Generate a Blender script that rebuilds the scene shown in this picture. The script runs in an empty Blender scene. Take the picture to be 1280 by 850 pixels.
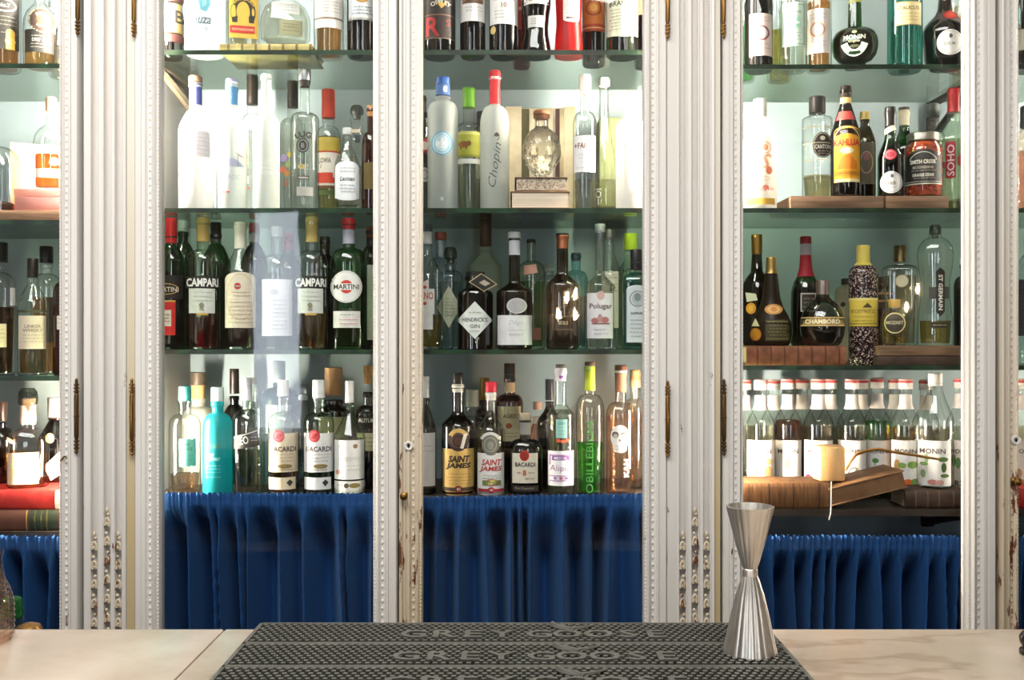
import bpy, bmesh, math, random
from mathutils import Vector, Matrix
random.seed(7)
SC = bpy.context.scene
COL = SC.collection
F = 1300.0          # focal length in pixels of the 1280x850 frame
H = 1.30            # eye height
D = 2.38            # distance of the cabinet doors


def X(px, d): return (px - 640.0) * d / F
def Z(py, d): return H + (425.0 - py) * d / F


def hx(h):
    h = h.lstrip('#')
    v = [int(h[i:i + 2], 16) / 255 for i in (0, 2, 4)]
    return tuple((x / 12.92 if x <= .04045 else ((x + .055) / 1.055) ** 2.4) for x in v)


# ------------------------------------------------------------------ materials
MATS = {}


def newmat(key):
    m = bpy.data.materials.new(key)
    m.use_nodes = True
    m.node_tree.nodes.clear()
    MATS[key] = m
    nt = m.node_tree
    out = nt.nodes.new('ShaderNodeOutputMaterial')
    return m, nt, out


def princ(nt, col=None, rough=.5, metal=0, trans=0, ior=1.45, spec=.5):
    b = nt.nodes.new('ShaderNodeBsdfPrincipled')
    if col: b.inputs['Base Color'].default_value = (*col, 1)
    b.inputs['Roughness'].default_value = rough
    b.inputs['Metallic'].default_value = metal
    b.inputs['Transmission Weight'].default_value = trans
    b.inputs['IOR'].default_value = ior
    b.inputs['Specular IOR Level'].default_value = spec
    return b


def noise(nt, scale, detail=3, vec=None, rough=.5):
    n = nt.nodes.new('ShaderNodeTexNoise')
    n.inputs['Scale'].default_value = scale
    n.inputs['Detail'].default_value = detail
    n.inputs['Roughness'].default_value = rough
    if vec: nt.links.new(vec, n.inputs['Vector'])
    return n


def objco(nt, scale=(1, 1, 1), which='Object'):
    t = nt.nodes.new('ShaderNodeTexCoord')
    mp = nt.nodes.new('ShaderNodeMapping')
    mp.inputs['Scale'].default_value = scale
    nt.links.new(t.outputs[which], mp.inputs['Vector'])
    return mp.outputs['Vector']


def ramp(nt, fac, stops):
    r = nt.nodes.new('ShaderNodeValToRGB')
    e = r.color_ramp.elements
    while len(e) < len(stops): e.new(.5)
    for i, (p, c) in enumerate(stops):
        e[i].position = p
        e[i].color = (*c, 1)
    nt.links.new(fac, r.inputs['Fac'])
    return r


def bump(nt, h, strength, dist, b):
    n = nt.nodes.new('ShaderNodeBump')
    n.inputs['Strength'].default_value = strength
    n.inputs['Distance'].default_value = dist
    nt.links.new(h, n.inputs['Height'])
    nt.links.new(n.outputs['Normal'], b.inputs['Normal'])


def paper(h, rough=.6):
    """plain printed colour: paper, ink, foil"""
    k = 'paper_' + h + str(rough)
    if k in MATS: return MATS[k]
    m, nt, out = newmat(k)
    b = princ(nt, hx(h), rough)
    n = noise(nt, 60, 2, objco(nt))
    c = hx(h)
    r = ramp(nt, n.outputs['Fac'], [(.3, tuple(x * .93 for x in c)), (.7, tuple(min(1, x * 1.04) for x in c))])
    nt.links.new(r.outputs['Color'], b.inputs['Base Color'])
    nt.links.new(b.outputs[0], out.inputs['Surface'])
    return m


def plastic(h, rough=.35): return paper(h, rough)


def metal(h, rough=.3):
    k = 'metal_' + h + str(rough)
    if k in MATS: return MATS[k]
    m, nt, out = newmat(k)
    b = princ(nt, hx(h), rough, 1)
    n = noise(nt, 40, 3, objco(nt))
    r = ramp(nt, n.outputs['Fac'], [(.3, tuple(x * .8 for x in hx(h))), (.7, hx(h))])
    nt.links.new(r.outputs['Color'], b.inputs['Base Color'])
    nt.links.new(b.outputs[0], out.inputs['Surface'])
    return m


def schlick(nt, f0=.04):
    """reflectance of a thin pane: the same from either face"""
    lw = nt.nodes.new('ShaderNodeLayerWeight'); lw.inputs['Blend'].default_value = .5
    pw = nt.nodes.new('ShaderNodeMath'); pw.operation = 'POWER'; pw.inputs[1].default_value = 5
    nt.links.new(lw.outputs['Facing'], pw.inputs[0])
    ma = nt.nodes.new('ShaderNodeMath'); ma.operation = 'MULTIPLY_ADD'; ma.inputs[1].default_value = .9 - f0; ma.inputs[2].default_value = f0
    nt.links.new(pw.outputs[0], ma.inputs[0])
    return ma


GL = {  # centre and rim transmission of the bottle glasses
    'clear': ('#fcfefc', '#8f9c94'), 'blueclear': ('#eef5f7', '#86a3ac'), 'greenish': ('#eaf5e6', '#5f8f70'),
    'green': ('#86c98e', '#1a5f34'), 'dkgreen': ('#4f9058', '#0d3317'), 'olive': ('#716a3a', '#201c0a'),
    'amber': ('#a9683a', '#2a1206'), 'brown': ('#6a4026', '#150903'), 'black': ('#3a302b', '#0a0807'),
    'teal': ('#6fd0c6', '#147f7c'), 'grey': ('#a8aaa2', '#3a3c36'), 'red': ('#e05046', '#7a100c'),
    'aqua': ('#b5e2e6', '#4d9aa6'), 'pink': ('#fdf0e6', '#d0b09c'),
}


def glass(k):
    key = 'glass_' + k
    if key in MATS: return MATS[key]
    m, nt, out = newmat(key)
    a, e = GL[k]
    lw = nt.nodes.new('ShaderNodeLayerWeight')
    lw.inputs['Blend'].default_value = .32
    r = ramp(nt, lw.outputs['Facing'], [(.30, hx(a)), (.62, tuple(x * .6 + y * .4 for x, y in zip(hx(a), hx(e)))), (.92, hx(e))])
    t = nt.nodes.new('ShaderNodeBsdfTransparent')
    nt.links.new(r.outputs['Color'], t.inputs['Color'])
    g = nt.nodes.new('ShaderNodeBsdfGlossy')
    g.inputs['Roughness'].default_value = .04
    fr = schlick(nt, .10)
    mx = nt.nodes.new('ShaderNodeMixShader')
    nt.links.new(fr.outputs[0], mx.inputs['Fac'])
    nt.links.new(t.outputs[0], mx.inputs[1])
    nt.links.new(g.outputs[0], mx.inputs[2])
    nt.links.new(mx.outputs[0], out.inputs['Surface'])
    return m


def frost(h, clear=.25):
    """frosted or lacquered glass: light comes through, shapes do not"""
    key = 'frost_' + h + str(clear)
    if key in MATS: return MATS[key]
    m, nt, out = newmat(key)
    d = princ(nt, hx(h), .35)
    tl = nt.nodes.new('ShaderNodeBsdfTranslucent'); tl.inputs['Color'].default_value = (*hx(h), 1)
    m1 = nt.nodes.new('ShaderNodeMixShader'); m1.inputs['Fac'].default_value = .45
    nt.links.new(d.outputs[0], m1.inputs[1]); nt.links.new(tl.outputs[0], m1.inputs[2])
    t = nt.nodes.new('ShaderNodeBsdfTransparent'); t.inputs['Color'].default_value = (*hx(h), 1)
    m2 = nt.nodes.new('ShaderNodeMixShader'); m2.inputs['Fac'].default_value = clear
    nt.links.new(m1.outputs[0], m2.inputs[1]); nt.links.new(t.outputs[0], m2.inputs[2])
    nt.links.new(m2.outputs[0], out.inputs['Surface'])
    return m


def liquid(h, solid=0.0):
    key = 'liquid_' + h + str(solid)
    if key in MATS: return MATS[key]
    m, nt, out = newmat(key)
    c = tuple(x ** .55 for x in hx(h))      # light crosses two faces
    b = princ(nt, c, 0, 0, 1 - solid, 1.33)
    t = nt.nodes.new('ShaderNodeBsdfTransparent'); t.inputs['Color'].default_value = (*c, 1)
    mx = nt.nodes.new('ShaderNodeMixShader'); mx.inputs['Fac'].default_value = .45 + .4 * min(hx(h))
    nt.links.new(b.outputs[0], mx.inputs[1]); nt.links.new(t.outputs[0], mx.inputs[2])
    nt.links.new(mx.outputs[0], out.inputs['Surface'])
    return m


# ------------------------------------------------------------------ mesh helpers
class MB:
    """collects geometry with several material slots, links it as one mesh object"""
    def __init__(s): s.v = []; s.f = []; s.mi = []; s.mats = []

    def slot(s, m):
        if m not in s.mats: s.mats.append(m)
        return s.mats.index(m)

    def add(s, v, f, m=None):
        o = len(s.v)
        s.v += [tuple(p) for p in v]
        s.f += [tuple(i + o for i in q) for q in f]
        s.mi += [s.slot(m) if m else 0] * len(f)

    def box(s, x0, x1, y0, y1, z0, z1, m=None, bev=0):
        if x0 > x1: x0, x1 = x1, x0
        if y0 > y1: y0, y1 = y1, y0
        if z0 > z1: z0, z1 = z1, z0
        if bev <= 0:
            v = [(x, y, z) for z in (z0, z1) for y in (y0, y1) for x in (x0, x1)]
            f = [(0, 2, 3, 1), (4, 5, 7, 6), (0, 1, 5, 4), (2, 6, 7, 3), (0, 4, 6, 2), (1, 3, 7, 5)]
            s.add(v, f, m); return
        bm = bmesh.new()
        bmesh.ops.create_cube(bm, size=1)
        for q in bm.verts:
            q.co = Vector(((x0 + x1) / 2 + q.co.x * (x1 - x0), (y0 + y1) / 2 + q.co.y * (y1 - y0), (z0 + z1) / 2 + q.co.z * (z1 - z0)))
        bmesh.ops.bevel(bm, geom=bm.edges[:], offset=bev, segments=2, affect='EDGES', profile=.5)
        s.bm(bm, m)

    def bm(s, bm, m=None, mat=None):
        bm.verts.index_update()
        s.add([(mat @ q.co if mat else q.co)[:] for q in bm.verts], [[q.index for q in f.verts] for f in bm.faces], m)
        bm.free()

    def lathe(s, pts, seg=28, n=2.0, dr=1.0, m=None, c=(0, 0, 0), capb=True, capt=True, axis='z', a0=0):
        v = []; f = []
        rows = len(pts)
        for r, z in pts:
            for i in range(seg):
                a = 2 * math.pi * i / seg + a0
                ca, sa = math.cos(a), math.sin(a)
                if n != 2:
                    k = (abs(ca) ** n + abs(sa) ** n) ** (-1 / n)
                else: k = 1
                x, y = r * ca * k, r * sa * k * dr
                if axis == 'z': v.append((c[0] + x, c[1] + y, c[2] + z))
                elif axis == 'y': v.append((c[0] + x, c[1] + z, c[2] - y))
                else: v.append((c[0] + z, c[1] + x, c[2] + y))
        for j in range(rows - 1):
            for i in range(seg):
                k = (i + 1) % seg
                f.append((j * seg + i, j * seg + k, (j + 1) * seg + k, (j + 1) * seg + i))
        if capb: f.append(tuple(range(seg - 1, -1, -1)))
        if capt: f.append(tuple((rows - 1) * seg + i for i in range(seg)))
        s.add(v, f, m)

    def tube(s, path, r, seg=8, m=None, closed=False, taper=None):
        path = [Vector(p) for p in path]
        N = len(path); v = []; f = []
        up = Vector((0, 0, 1))
        t0 = (path[1] - path[0]).normalized()
        a = up.cross(t0)
        if a.length < .05: a = Vector((1, 0, 0)).cross(t0)
        a.normalize()
        for i, p in enumerate(path):
            t = ((path[(i + 1) % N] if closed or i < N - 1 else p) - (path[i - 1] if closed or i > 0 else p))
            t.normalize()
            a = (a - t * a.dot(t)).normalized()
            b = t.cross(a)
            rr = r * (taper(i / (N - 1)) if taper else 1)
            for k in range(seg):
                q = 2 * math.pi * k / seg
                v.append(p + a * (rr * math.cos(q)) + b * (rr * math.sin(q)))
        for i in range(N if closed else N - 1):
            j = (i + 1) % N
            for k in range(seg):
                l = (k + 1) % seg
                f.append((i * seg + k, i * seg + l, j * seg + l, j * seg + k))
        if not closed:
            f.append(tuple(range(seg - 1, -1, -1)))
            f.append(tuple((N - 1) * seg + k for k in range(seg)))
        s.add(v, f, m)

    def sphere(s, c, r, m=None, su=10, sv=6, sc=(1, 1, 1)):
        v = [(c[0], c[1], c[2] - r * sc[2])]; f = []
        for j in range(1, sv):
            p = math.pi * j / sv
            for i in range(su):
                a = 2 * math.pi * i / su
                v.append((c[0] + r * sc[0] * math.sin(p) * math.cos(a), c[1] + r * sc[1] * math.sin(p) * math.sin(a), c[2] - r * sc[2] * math.cos(p)))
        v.append((c[0], c[1], c[2] + r * sc[2]))
        for i in range(su):
            k = (i + 1) % su
            f.append((0, 1 + k, 1 + i))
            for j in range(sv - 2):
                f.append((1 + j * su + i, 1 + j * su + k, 1 + (j + 1) * su + k, 1 + (j + 1) * su + i))
            f.append((len(v) - 1, 1 + (sv - 2) * su + i, 1 + (sv - 2) * su + k))
        s.add(v, f, m)

    def prism(s, poly, z0, z1, m=None):
        """closed polygon of (x, y) extruded in z"""
        n = len(poly)
        area = sum(poly[i][0] * poly[(i + 1) % n][1] - poly[(i + 1) % n][0] * poly[i][1] for i in range(n))
        if area < 0: poly = poly[::-1]
        v = [(x, y, z0) for x, y in poly] + [(x, y, z1) for x, y in poly]
        f = [(i, (i + 1) % n, n + (i + 1) % n, n + i) for i in range(n)]
        f += [tuple(range(n - 1, -1, -1)), tuple(range(n, 2 * n))]
        s.add(v, f, m)

    def build(s, name, m=None, parent=None, smooth=35, loc=None):
        me = bpy.data.meshes.new(name)
        me.from_pydata(s.v, [], s.f)
        mats = s.mats if s.mats else [m]
        for q in mats: me.materials.append(q)
        if len(mats) > 1: me.polygons.foreach_set('material_index', s.mi)
        if smooth:
            me.polygons.foreach_set('use_smooth', [True] * len(me.polygons))
            me.set_sharp_from_angle(angle=math.radians(smooth))
        me.update()
        o = bpy.data.objects.new(name, me)
        COL.objects.link(o)
        if parent: o.parent = parent
        if loc: o.location = loc
        return o


def empty(name, loc, label, cat, group=None, rz=0):
    o = bpy.data.objects.new(name, None)
    o.empty_display_size = .05
    COL.objects.link(o)
    o.location = loc
    o.rotation_euler = (0, 0, rz)
    return tag(o, label, cat, group)


def tag(o, label=None, cat=None, group=None, kind=None):
    if label: o['label'] = label
    if cat: o['category'] = cat
    if group: o['group'] = group
    if kind: o['kind'] = kind
    return o


_txt = {}


def text_mesh(t, bold=0.0, shear=0.0, space=1.0):
    """vertices and faces of a line of text, 1 unit cap height, centred"""
    k = (t, bold, shear, space)
    if k in _txt: return _txt[k]
    c = bpy.data.curves.new('t', 'FONT')
    c.body = t; c.size = 1; c.resolution_u = 2; c.offset = bold; c.shear = shear; c.space_character = space
    o = bpy.data.objects.new('t', c)
    COL.objects.link(o)
    bpy.context.view_layer.update()
    me = o.to_mesh()
    v = [tuple(q.co) for q in me.vertices]
    f = [tuple(p.vertices) for p in me.polygons]
    o.to_mesh_clear()
    bpy.data.objects.remove(o); bpy.data.curves.remove(c)
    if not v: v = [(0, 0, 0)]
    x0 = min(q[0] for q in v); x1 = max(q[0] for q in v)
    y0 = min(q[1] for q in v); y1 = max(q[1] for q in v)
    h = max(.01, y1 - y0)
    v = [((q[0] - (x0 + x1) / 2) / h, (q[1] - (y0 + y1) / 2) / h) for q in v]
    _txt[k] = (v, f, (x1 - x0) / h)
    return _txt[k]


def flat_bm(v, f, maxlen):
    bm = bmesh.new()
    vs = [bm.verts.new((q[0], q[1], 0)) for q in v]
    for q in f:
        try: bm.faces.new([vs[i] for i in q])
        except ValueError: pass
    if maxlen:
        bmesh.ops.triangulate(bm, faces=bm.faces[:])
        for _ in range(3):
            es = [e for e in bm.edges if e.calc_length() > maxlen]
            if not es: break
            bmesh.ops.subdivide_edges(bm, edges=es, cuts=1)
            bmesh.ops.triangulate(bm, faces=[q for q in bm.faces if len(q.verts) > 3])
    bm.verts.index_update()
    r = [(q.co.x, q.co.y) for q in bm.verts], [tuple(q.index for q in p.verts) for p in bm.faces]
    bm.free()
    return r


# label elements, in the pixels of the frontal view (x, y down), returned as (verts2d, faces, colour)
def T(t, x, y, h, col, rot=0, bold=.02, shear=0, w=None, arc=0, space=1.0):
    v, f, wd = text_mesh(t, bold, shear, space)
    k = (w / (wd * h)) if w else 1
    if rot: k = (w / (wd * h)) if w else 1
    out = []
    for a, b in v:
        a, b = a * h * k, b * h
        if arc:
            th = a / arc
            a, b = math.sin(th) * (arc + b), math.cos(th) * (arc + b) - arc
        if rot:
            r = math.radians(rot)
            a, b = a * math.cos(r) - b * math.sin(r), a * math.sin(r) + b * math.cos(r)
        out.append((x + a, y - b))
    return ('m', out, f, col)


def R(x0, x1, y0, y1, col):
    nx = max(1, int(abs(x1 - x0) / 1.6)); ny = max(1, int(abs(y1 - y0) / 7))
    v = [(x0 + (x1 - x0) * i / nx, y0 + (y1 - y0) * j / ny) for j in range(ny + 1) for i in range(nx + 1)]
    f = [(j * (nx + 1) + i, (j + 1) * (nx + 1) + i, (j + 1) * (nx + 1) + i + 1, j * (nx + 1) + i + 1) for j in range(ny) for i in range(nx)]
    return ('g', v, f, col)


def E(x, y, rx, ry, col, seg=24, a0=0, a1=360):
    k = max(1, int(max(rx, ry) / 2))
    full = a1 - a0 >= 360
    v = [(x, y)]; f = []
    ns = seg if full else seg + 1
    for j in range(1, k + 1):
        for i in range(ns):
            a = math.radians(a0 + (a1 - a0) * i / seg)
            v.append((x + rx * j / k * math.cos(a), y - ry * j / k * math.sin(a)))
    for i in range(seg):
        i2 = (i + 1) % ns
        f.append((0, 1 + i, 1 + i2))
        for j in range(k - 1):
            f.append((1 + j * ns + i, 1 + (j + 1) * ns + i, 1 + (j + 1) * ns + i2, 1 + j * ns + i2))
    return ('g', v, f, col)


def RING(x, y, rx, ry, w, col, seg=28, a0=0, a1=360):
    v = []; f = []
    for i in range(seg + 1):
        a = math.radians(a0 + (a1 - a0) * i / seg)
        v += [(x + rx * math.cos(a), y - ry * math.sin(a)), (x + (rx - w) * math.cos(a), y - (ry - w) * math.sin(a))]
    for i in range(seg): f.append((2 * i, 2 * i + 2, 2 * i + 3, 2 * i + 1))
    return ('g', v, f, col)


def PG(pts, col):
    return ('m', list(pts), [tuple(range(len(pts)))], col)


def DIA(x, y, rx, ry, col):
    n = 14
    v = []; f = []
    for j in range(n + 1):
        for i in range(n + 1):
            a, b = i / n * 2 - 1, j / n * 2 - 1
            v.append((x + rx * (a + b) / 2, y + ry * (b - a) / 2))
    for j in range(n):
        for i in range(n): f.append((j * (n + 1) + i, (j + 1) * (n + 1) + i, (j + 1) * (n + 1) + i + 1, j * (n + 1) + i + 1))
    return ('g', v, f, col)


def ARCH(x0, x1, y0, y1, col, rise=None):
    """rectangle with a rounded head"""
    rx = (x1 - x0) / 2; rise = rise or rx; cx = (x0 + x1) / 2
    n = 20; m = 6; v = []; f = []
    for i in range(n + 1):
        a = -1 + 2 * i / n
        top = y0 + rise * (1 - math.sqrt(max(0, 1 - a * a)))
        for j in range(m + 1): v.append((cx + rx * a, top + (y1 - top) * j / m))
    for i in range(n):
        for j in range(m): f.append((i * (m + 1) + j, i * (m + 1) + j + 1, (i + 1) * (m + 1) + j + 1, (i + 1) * (m + 1) + j))
    return ('g', v, f, col)


def LN(x0, x1, ys, col, h=.9):
    """rows of fine print"""
    out = []
    for y in ys:
        x = x0 + random.uniform(0, .12) * (x1 - x0)
        while x < x1 - 1:
            w = random.uniform(2, 5)
            out.append(R(x, min(x + w, x1), y - h / 2, y + h / 2, col))
            x += w + 1
    return out


def flat(els):
    r = []
    for e in els:
        if isinstance(e, list): r += flat(e)
        else: r.append(e)
    return r
# ------------------------------------------------------------------ shelves: height of the top face
ZS = {'C1': H + .684, 'C2': H + .311, 'C3': H - .0226, 'C4': H - .372,
      'R1': H + .650, 'R2': H + .311, 'R3': H - .060, 'R4': H - .3995,
      'L1': H + .652, 'L2': H + .283, 'L3': H - .085, 'L4': H - .452}
GROUPS = {'C1': 'bottles on the top shelf of the wide middle cabinet', 'C2': 'bottles on the second shelf of the wide middle cabinet',
          'C3': 'bottles on the third shelf of the wide middle cabinet', 'C4': 'bottles above the curtains of the wide middle cabinet',
          'R1': 'bottles on the top shelf of the cabinet behind the jigger', 'R2': 'bottles on the second shelf of the cabinet behind the jigger',
          'R3': 'bottles on the third shelf of the cabinet behind the jigger', 'R4': 'syrup bottles above the curtain behind the jigger',
          'L1': 'bottles on the top shelf of the narrow end cabinet', 'L2': 'bottles on the second shelf of the narrow end cabinet',
          'L3': 'bottles on the third shelf of the narrow end cabinet', 'L4': 'bottles on the lowest shelf of the narrow end cabinet'}
FR, MD, BK = 2.525, 2.62, 2.712     # front, middle and back row


def shoulder(kind, t):
    """share of the way from neck radius to body radius, t = 0 at the body, 1 at the neck"""
    if kind == 'round': return math.sqrt(max(0, 1 - t ** 2.2))
    if kind == 'square': return math.sqrt(max(0, 1 - t ** 2)) if t < .999 else 0
    if kind == 'slope': return 1 - t
    if kind == 'S': return .5 + .5 * math.cos(math.pi * t)
    if kind == 'bord': return .55 * math.sqrt(max(0, 1 - t * t)) + .45 * (.5 + .5 * math.cos(math.pi * t))
    if kind == 'long': return (1 - t) ** 1.6 * (1 + .6 * t)
    return 1 - t


class Bottle:
    def __init__(s, label, d, cx, w, yt, shelf, ys=None, yn=None, wn=None, kind='bord', gl='clear', cap=None, liq=None, L=(), NL=(),
                 n=2.0, dr=1.0, taper=1.0, pts=None, name='liquor_bottle', cat='bottle', z0=None, yaw=0, group='auto', mat=None, wall=.9, lip=True, xtra=None):
        s.d = d; s.cx = cx; s.n = n; s.dr = dr
        s.k = d / F
        zb = z0 if z0 is not None else ZS[shelf]
        s.zb = zb
        x = X(cx, d)
        a = -math.atan2(x, d) + math.radians(yaw)
        g = GROUPS.get(shelf) if group == 'auto' else group
        s.root = empty(name, (x, d, zb), label, cat, g, a)
        yb = s.y(0)
        hw = w / 2 * s.k
        if pts:
            P = [(p[1] / 2 * s.k, max(0, s.z(p[0]))) for p in pts]
        else:
            P = [(hw * .86 * taper, 0), (hw * .95 * taper, .0025), (hw * taper, .007), (hw, s.z(ys))]
            N = 9
            rn = wn / 2 * s.k
            for i in range(1, N + 1):
                t = i / N
                P.append((rn + (hw - rn) * shoulder(kind, t), s.z(ys) + (s.z(yn) - s.z(ys)) * t))
            zt = s.z(yt)
            P.append((rn * .97, zt - .012 if zt - .012 > P[-1][1] else (zt + P[-1][1]) / 2))
            if lip: P += [(rn * 1.12, zt - .010), (rn * 1.12, zt - .002), (rn * 1.0, zt)]
            else: P.append((rn * .97, zt))
        for i in range(1, len(P)):
            if P[i][1] <= P[i - 1][1]: P[i] = (P[i][0], P[i - 1][1] + 1e-4)
        s.P = P
        m = MB(); m.lathe(P, 28, n, dr, capt=bool(cap) and False)
        gm = mat or glass(gl)
        s.glass = m.build('glass_body', gm, s.root)
        if liq:
            col, yl = liq[0], liq[1]
            zl = s.z(yl); Q = []
            zs = sorted(set([.006] + [p[1] for p in P if .008 < p[1] < zl - .002] + [zl]))
            for z in zs:
                Q.append((max(.002, s.r(z) * wall - .0006), z))
            Q[0] = (Q[0][0] * .9, Q[0][1])
            m = MB(); m.lathe(Q, 24, n, dr)
            m.build('liquid', liquid(col, liq[2] if len(liq) > 2 else 0), s.root)
        if cap: s.cap(*cap)
        for l in L: s.label(l)
        for c in NL: s.sleeve(*c)

    def y(s, z): return 425 - (s.zb + z - H) * F / s.d
    def z(s, y): return Z(y, s.d) - s.zb

    def r(s, z):
        P = s.P
        if z <= P[0][1]: return P[0][0]
        for i in range(1, len(P)):
            if z <= P[i][1]:
                a, b = P[i - 1], P[i]
                t = (z - a[1]) / (b[1] - a[1])
                return a[0] + (b[0] - a[0]) * t
        return P[-1][0]

    def cap(s, style, col, y0, y1, w=None, col2=None):
        """style: screw, cork, foil, glass, plain; y0 top, y1 bottom in the frontal view"""
        za, zb = s.z(y1), s.z(y0)
        m = MB()
        if style == 'foil':
            mt = metal(col, .4) if col2 == 'metal' else plastic(col, .3)
            zs = [za + (zb - za) * i / 6 for i in range(7)]
            Q = [(s.r(z) + .0007, z) for z in zs]
            top = Q[-1][0]
            Q = Q[:-1] + [(top, zb - .002), (top * .93, zb + .0004), (top * .5, zb + .0008)]
            m.lathe(Q, 22, m=mt)
            m.build('foil', None, s.root); return
        w = w / 2 * s.k
        if style == 'screw':
            mt = plastic(col, .35) if col2 != 'metal' else metal(col, .3)
            g = (zb - za) * .28
            m.lathe([(w, za), (w, za + g), (w * .94, za + g + .0004), (w * .94, za + g + .0012), (w, za + g + .0016), (w, zb - .002), (w * .93, zb)], 22, m=mt)
            m.build('screw_cap', None, s.root)
        elif style == 'cork':
            m.lathe([(w * .80, za), (w * .84, (za + zb) / 2 - .0005), (w * .84, (za + zb) / 2)], 20, m=paper('#c79a62', .8), capt=False)
            h2 = (za + zb) / 2
            mt = plastic(col, .4)
            m.lathe([(w * .8, h2), (w, h2 + .001), (w, zb - .002), (w * .9, zb)], 22, m=mt)
            m.build('stopper', None, s.root)
        elif style == 'glass':
            h = zb - za
            m.lathe([(w * .55, za), (w * .6, za + h * .25), (w * .95, za + h * .35), (w, za + h * .55), (w * .9, za + h * .85), (w * .6, zb)], 20)
            m.build('stopper', glass('grey'), s.root)
        else:
            mt = metal(col, .35) if col2 == 'metal' else plastic(col, .4)
            m.lathe([(w * .97, za), (w, za + .001), (w, zb - .0025), (w * .9, zb - .0004), (w * .55, zb)], 22, m=mt)
            m.build('cap', None, s.root)

    def sleeve(s, y0, y1, col, off=.0006, met=False, nm='neck_label'):
        za, zb = s.z(y1), s.z(y0)
        Q = [(s.r(za + (zb - za) * i / 5) + off, za + (zb - za) * i / 5) for i in range(6)]
        m = MB(); m.lathe(Q, 24, s.n, s.dr, m=metal(col, .35) if met else paper(col), capb=False, capt=False)
        return m.build(nm, None, s.root)

    def surf(s, x, z, off):
        a = max(.001, s.r(z)); q = min(.995, abs(x / a))
        return -(a * s.dr * (1 - q ** s.n) ** (1 / s.n)) - off

    def label(s, els, nm='front_label', lab=None, base=.0005):
        m = MB()
        for i, (k, v, f, col) in enumerate(flat(els)):
            if k == 'm': v, f = flat_bm(v, f, 2.4)
            off = base + .00022 * min(i, 9)
            vv = []
            for px, py in v:
                x = (px - s.cx) * s.k; z = s.z(py)
                vv.append((x, s.surf(x, z, off), z))
            m.add(vv, f, paper(col) if not col.startswith('@') else metal(col[1:], .35))
        o = m.build(nm, None, s.root, smooth=60)
        if lab: o['label'] = lab
        return o


def B(*a, **k): return Bottle(*a, **k)
# ------------------------------------------------------------------ surfaces of the place
def m_paint(key, base, worn=.0, stain=None):
    """old white paint: hairline wear, brown where it has chipped, yellowing towards the floor where told"""
    m, nt, out = newmat(key)
    b = princ(nt, base, .45)
    n1 = noise(nt, 7, 4, objco(nt, (1, 1, .25)))
    r1 = ramp(nt, n1.outputs['Fac'], [(.3, tuple(x * .94 for x in base)), (.72, base)])
    cur = r1.outputs['Color']
    tc = nt.nodes.new('ShaderNodeTexCoord')
    sp = nt.nodes.new('ShaderNodeSeparateXYZ'); nt.links.new(tc.outputs['Object'], sp.inputs[0])
    low = nt.nodes.new('ShaderNodeMapRange')
    low.inputs['From Min'].default_value = 1.75; low.inputs['From Max'].default_value = .9
    nt.links.new(sp.outputs['Z'], low.inputs['Value'])
    if stain:
        mx = nt.nodes.new('ShaderNodeMix'); mx.data_type = 'RGBA'
        mu = nt.nodes.new('ShaderNodeMath'); mu.operation = 'MULTIPLY'; mu.inputs[1].default_value = stain[1]
        nt.links.new(low.outputs[0], mu.inputs[0])
        nt.links.new(mu.outputs[0], mx.inputs['Factor'])
        nt.links.new(cur, mx.inputs[6]); mx.inputs[7].default_value = (*hx(stain[0]), 1)
        cur = mx.outputs[2]
    if worn > 0:
        n2 = noise(nt, 30, 6, objco(nt, (1.3, 1.3, .35)), .65)
        ad = nt.nodes.new('ShaderNodeMath'); ad.operation = 'MULTIPLY_ADD'
        nt.links.new(low.outputs[0], ad.inputs[0]); ad.inputs[1].default_value = .22 * worn
        nt.links.new(n2.outputs['Fac'], ad.inputs[2])
        r2 = ramp(nt, ad.outputs[0], [(.745, (0, 0, 0)), (.78, (1, 1, 1))])
        mx = nt.nodes.new('ShaderNodeMix'); mx.data_type = 'RGBA'
        nt.links.new(r2.outputs['Color'], mx.inputs['Factor'])
        nt.links.new(cur, mx.inputs[6]); mx.inputs[7].default_value = (*hx('#6a3f28'), 1)
        cur = mx.outputs[2]
    nt.links.new(cur, b.inputs['Base Color'])
    n3 = noise(nt, 220, 2, objco(nt))
    bump(nt, n3.outputs['Fac'], .05, .001, b)
    nt.links.new(b.outputs[0], out.inputs['Surface'])
    return m


WHITE = hx('#dcd8d2')
M_PAINT = m_paint('white_paint', WHITE, .4)
M_CLEAN = m_paint('white_paint_clean', WHITE, .0)
M_WORN = m_paint('worn_white_paint', WHITE, .86, ('#c4ac80', .6))
M_YELLOW = m_paint('yellowed_paint', hx('#d6d0c2'), .2, ('#b9a16c', .8))
M_GAPSHADE = plastic('#3a2a20', .7)  # shade inside the door and pilaster gaps, put into a dark brown
M_BRASS = metal('#9a7440', .35)
M_OLDBRASS = metal('#6f5431', .45)
M_STEEL = metal('#d5d2cd', .22)


def simple(key, c1, c2, scale, rough=.6, sc=(1, 1, 1), bmp=0, detail=4):
    m, nt, out = newmat(key)
    b = princ(nt, hx(c1), rough)
    n = noise(nt, scale, detail, objco(nt, sc))
    r = ramp(nt, n.outputs['Fac'], [(.3, hx(c1)), (.7, hx(c2))])
    nt.links.new(r.outputs['Color'], b.inputs['Base Color'])
    if bmp: bump(nt, n.outputs['Fac'], bmp, .002, b)
    nt.links.new(b.outputs[0], out.inputs['Surface'])
    return m


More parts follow.
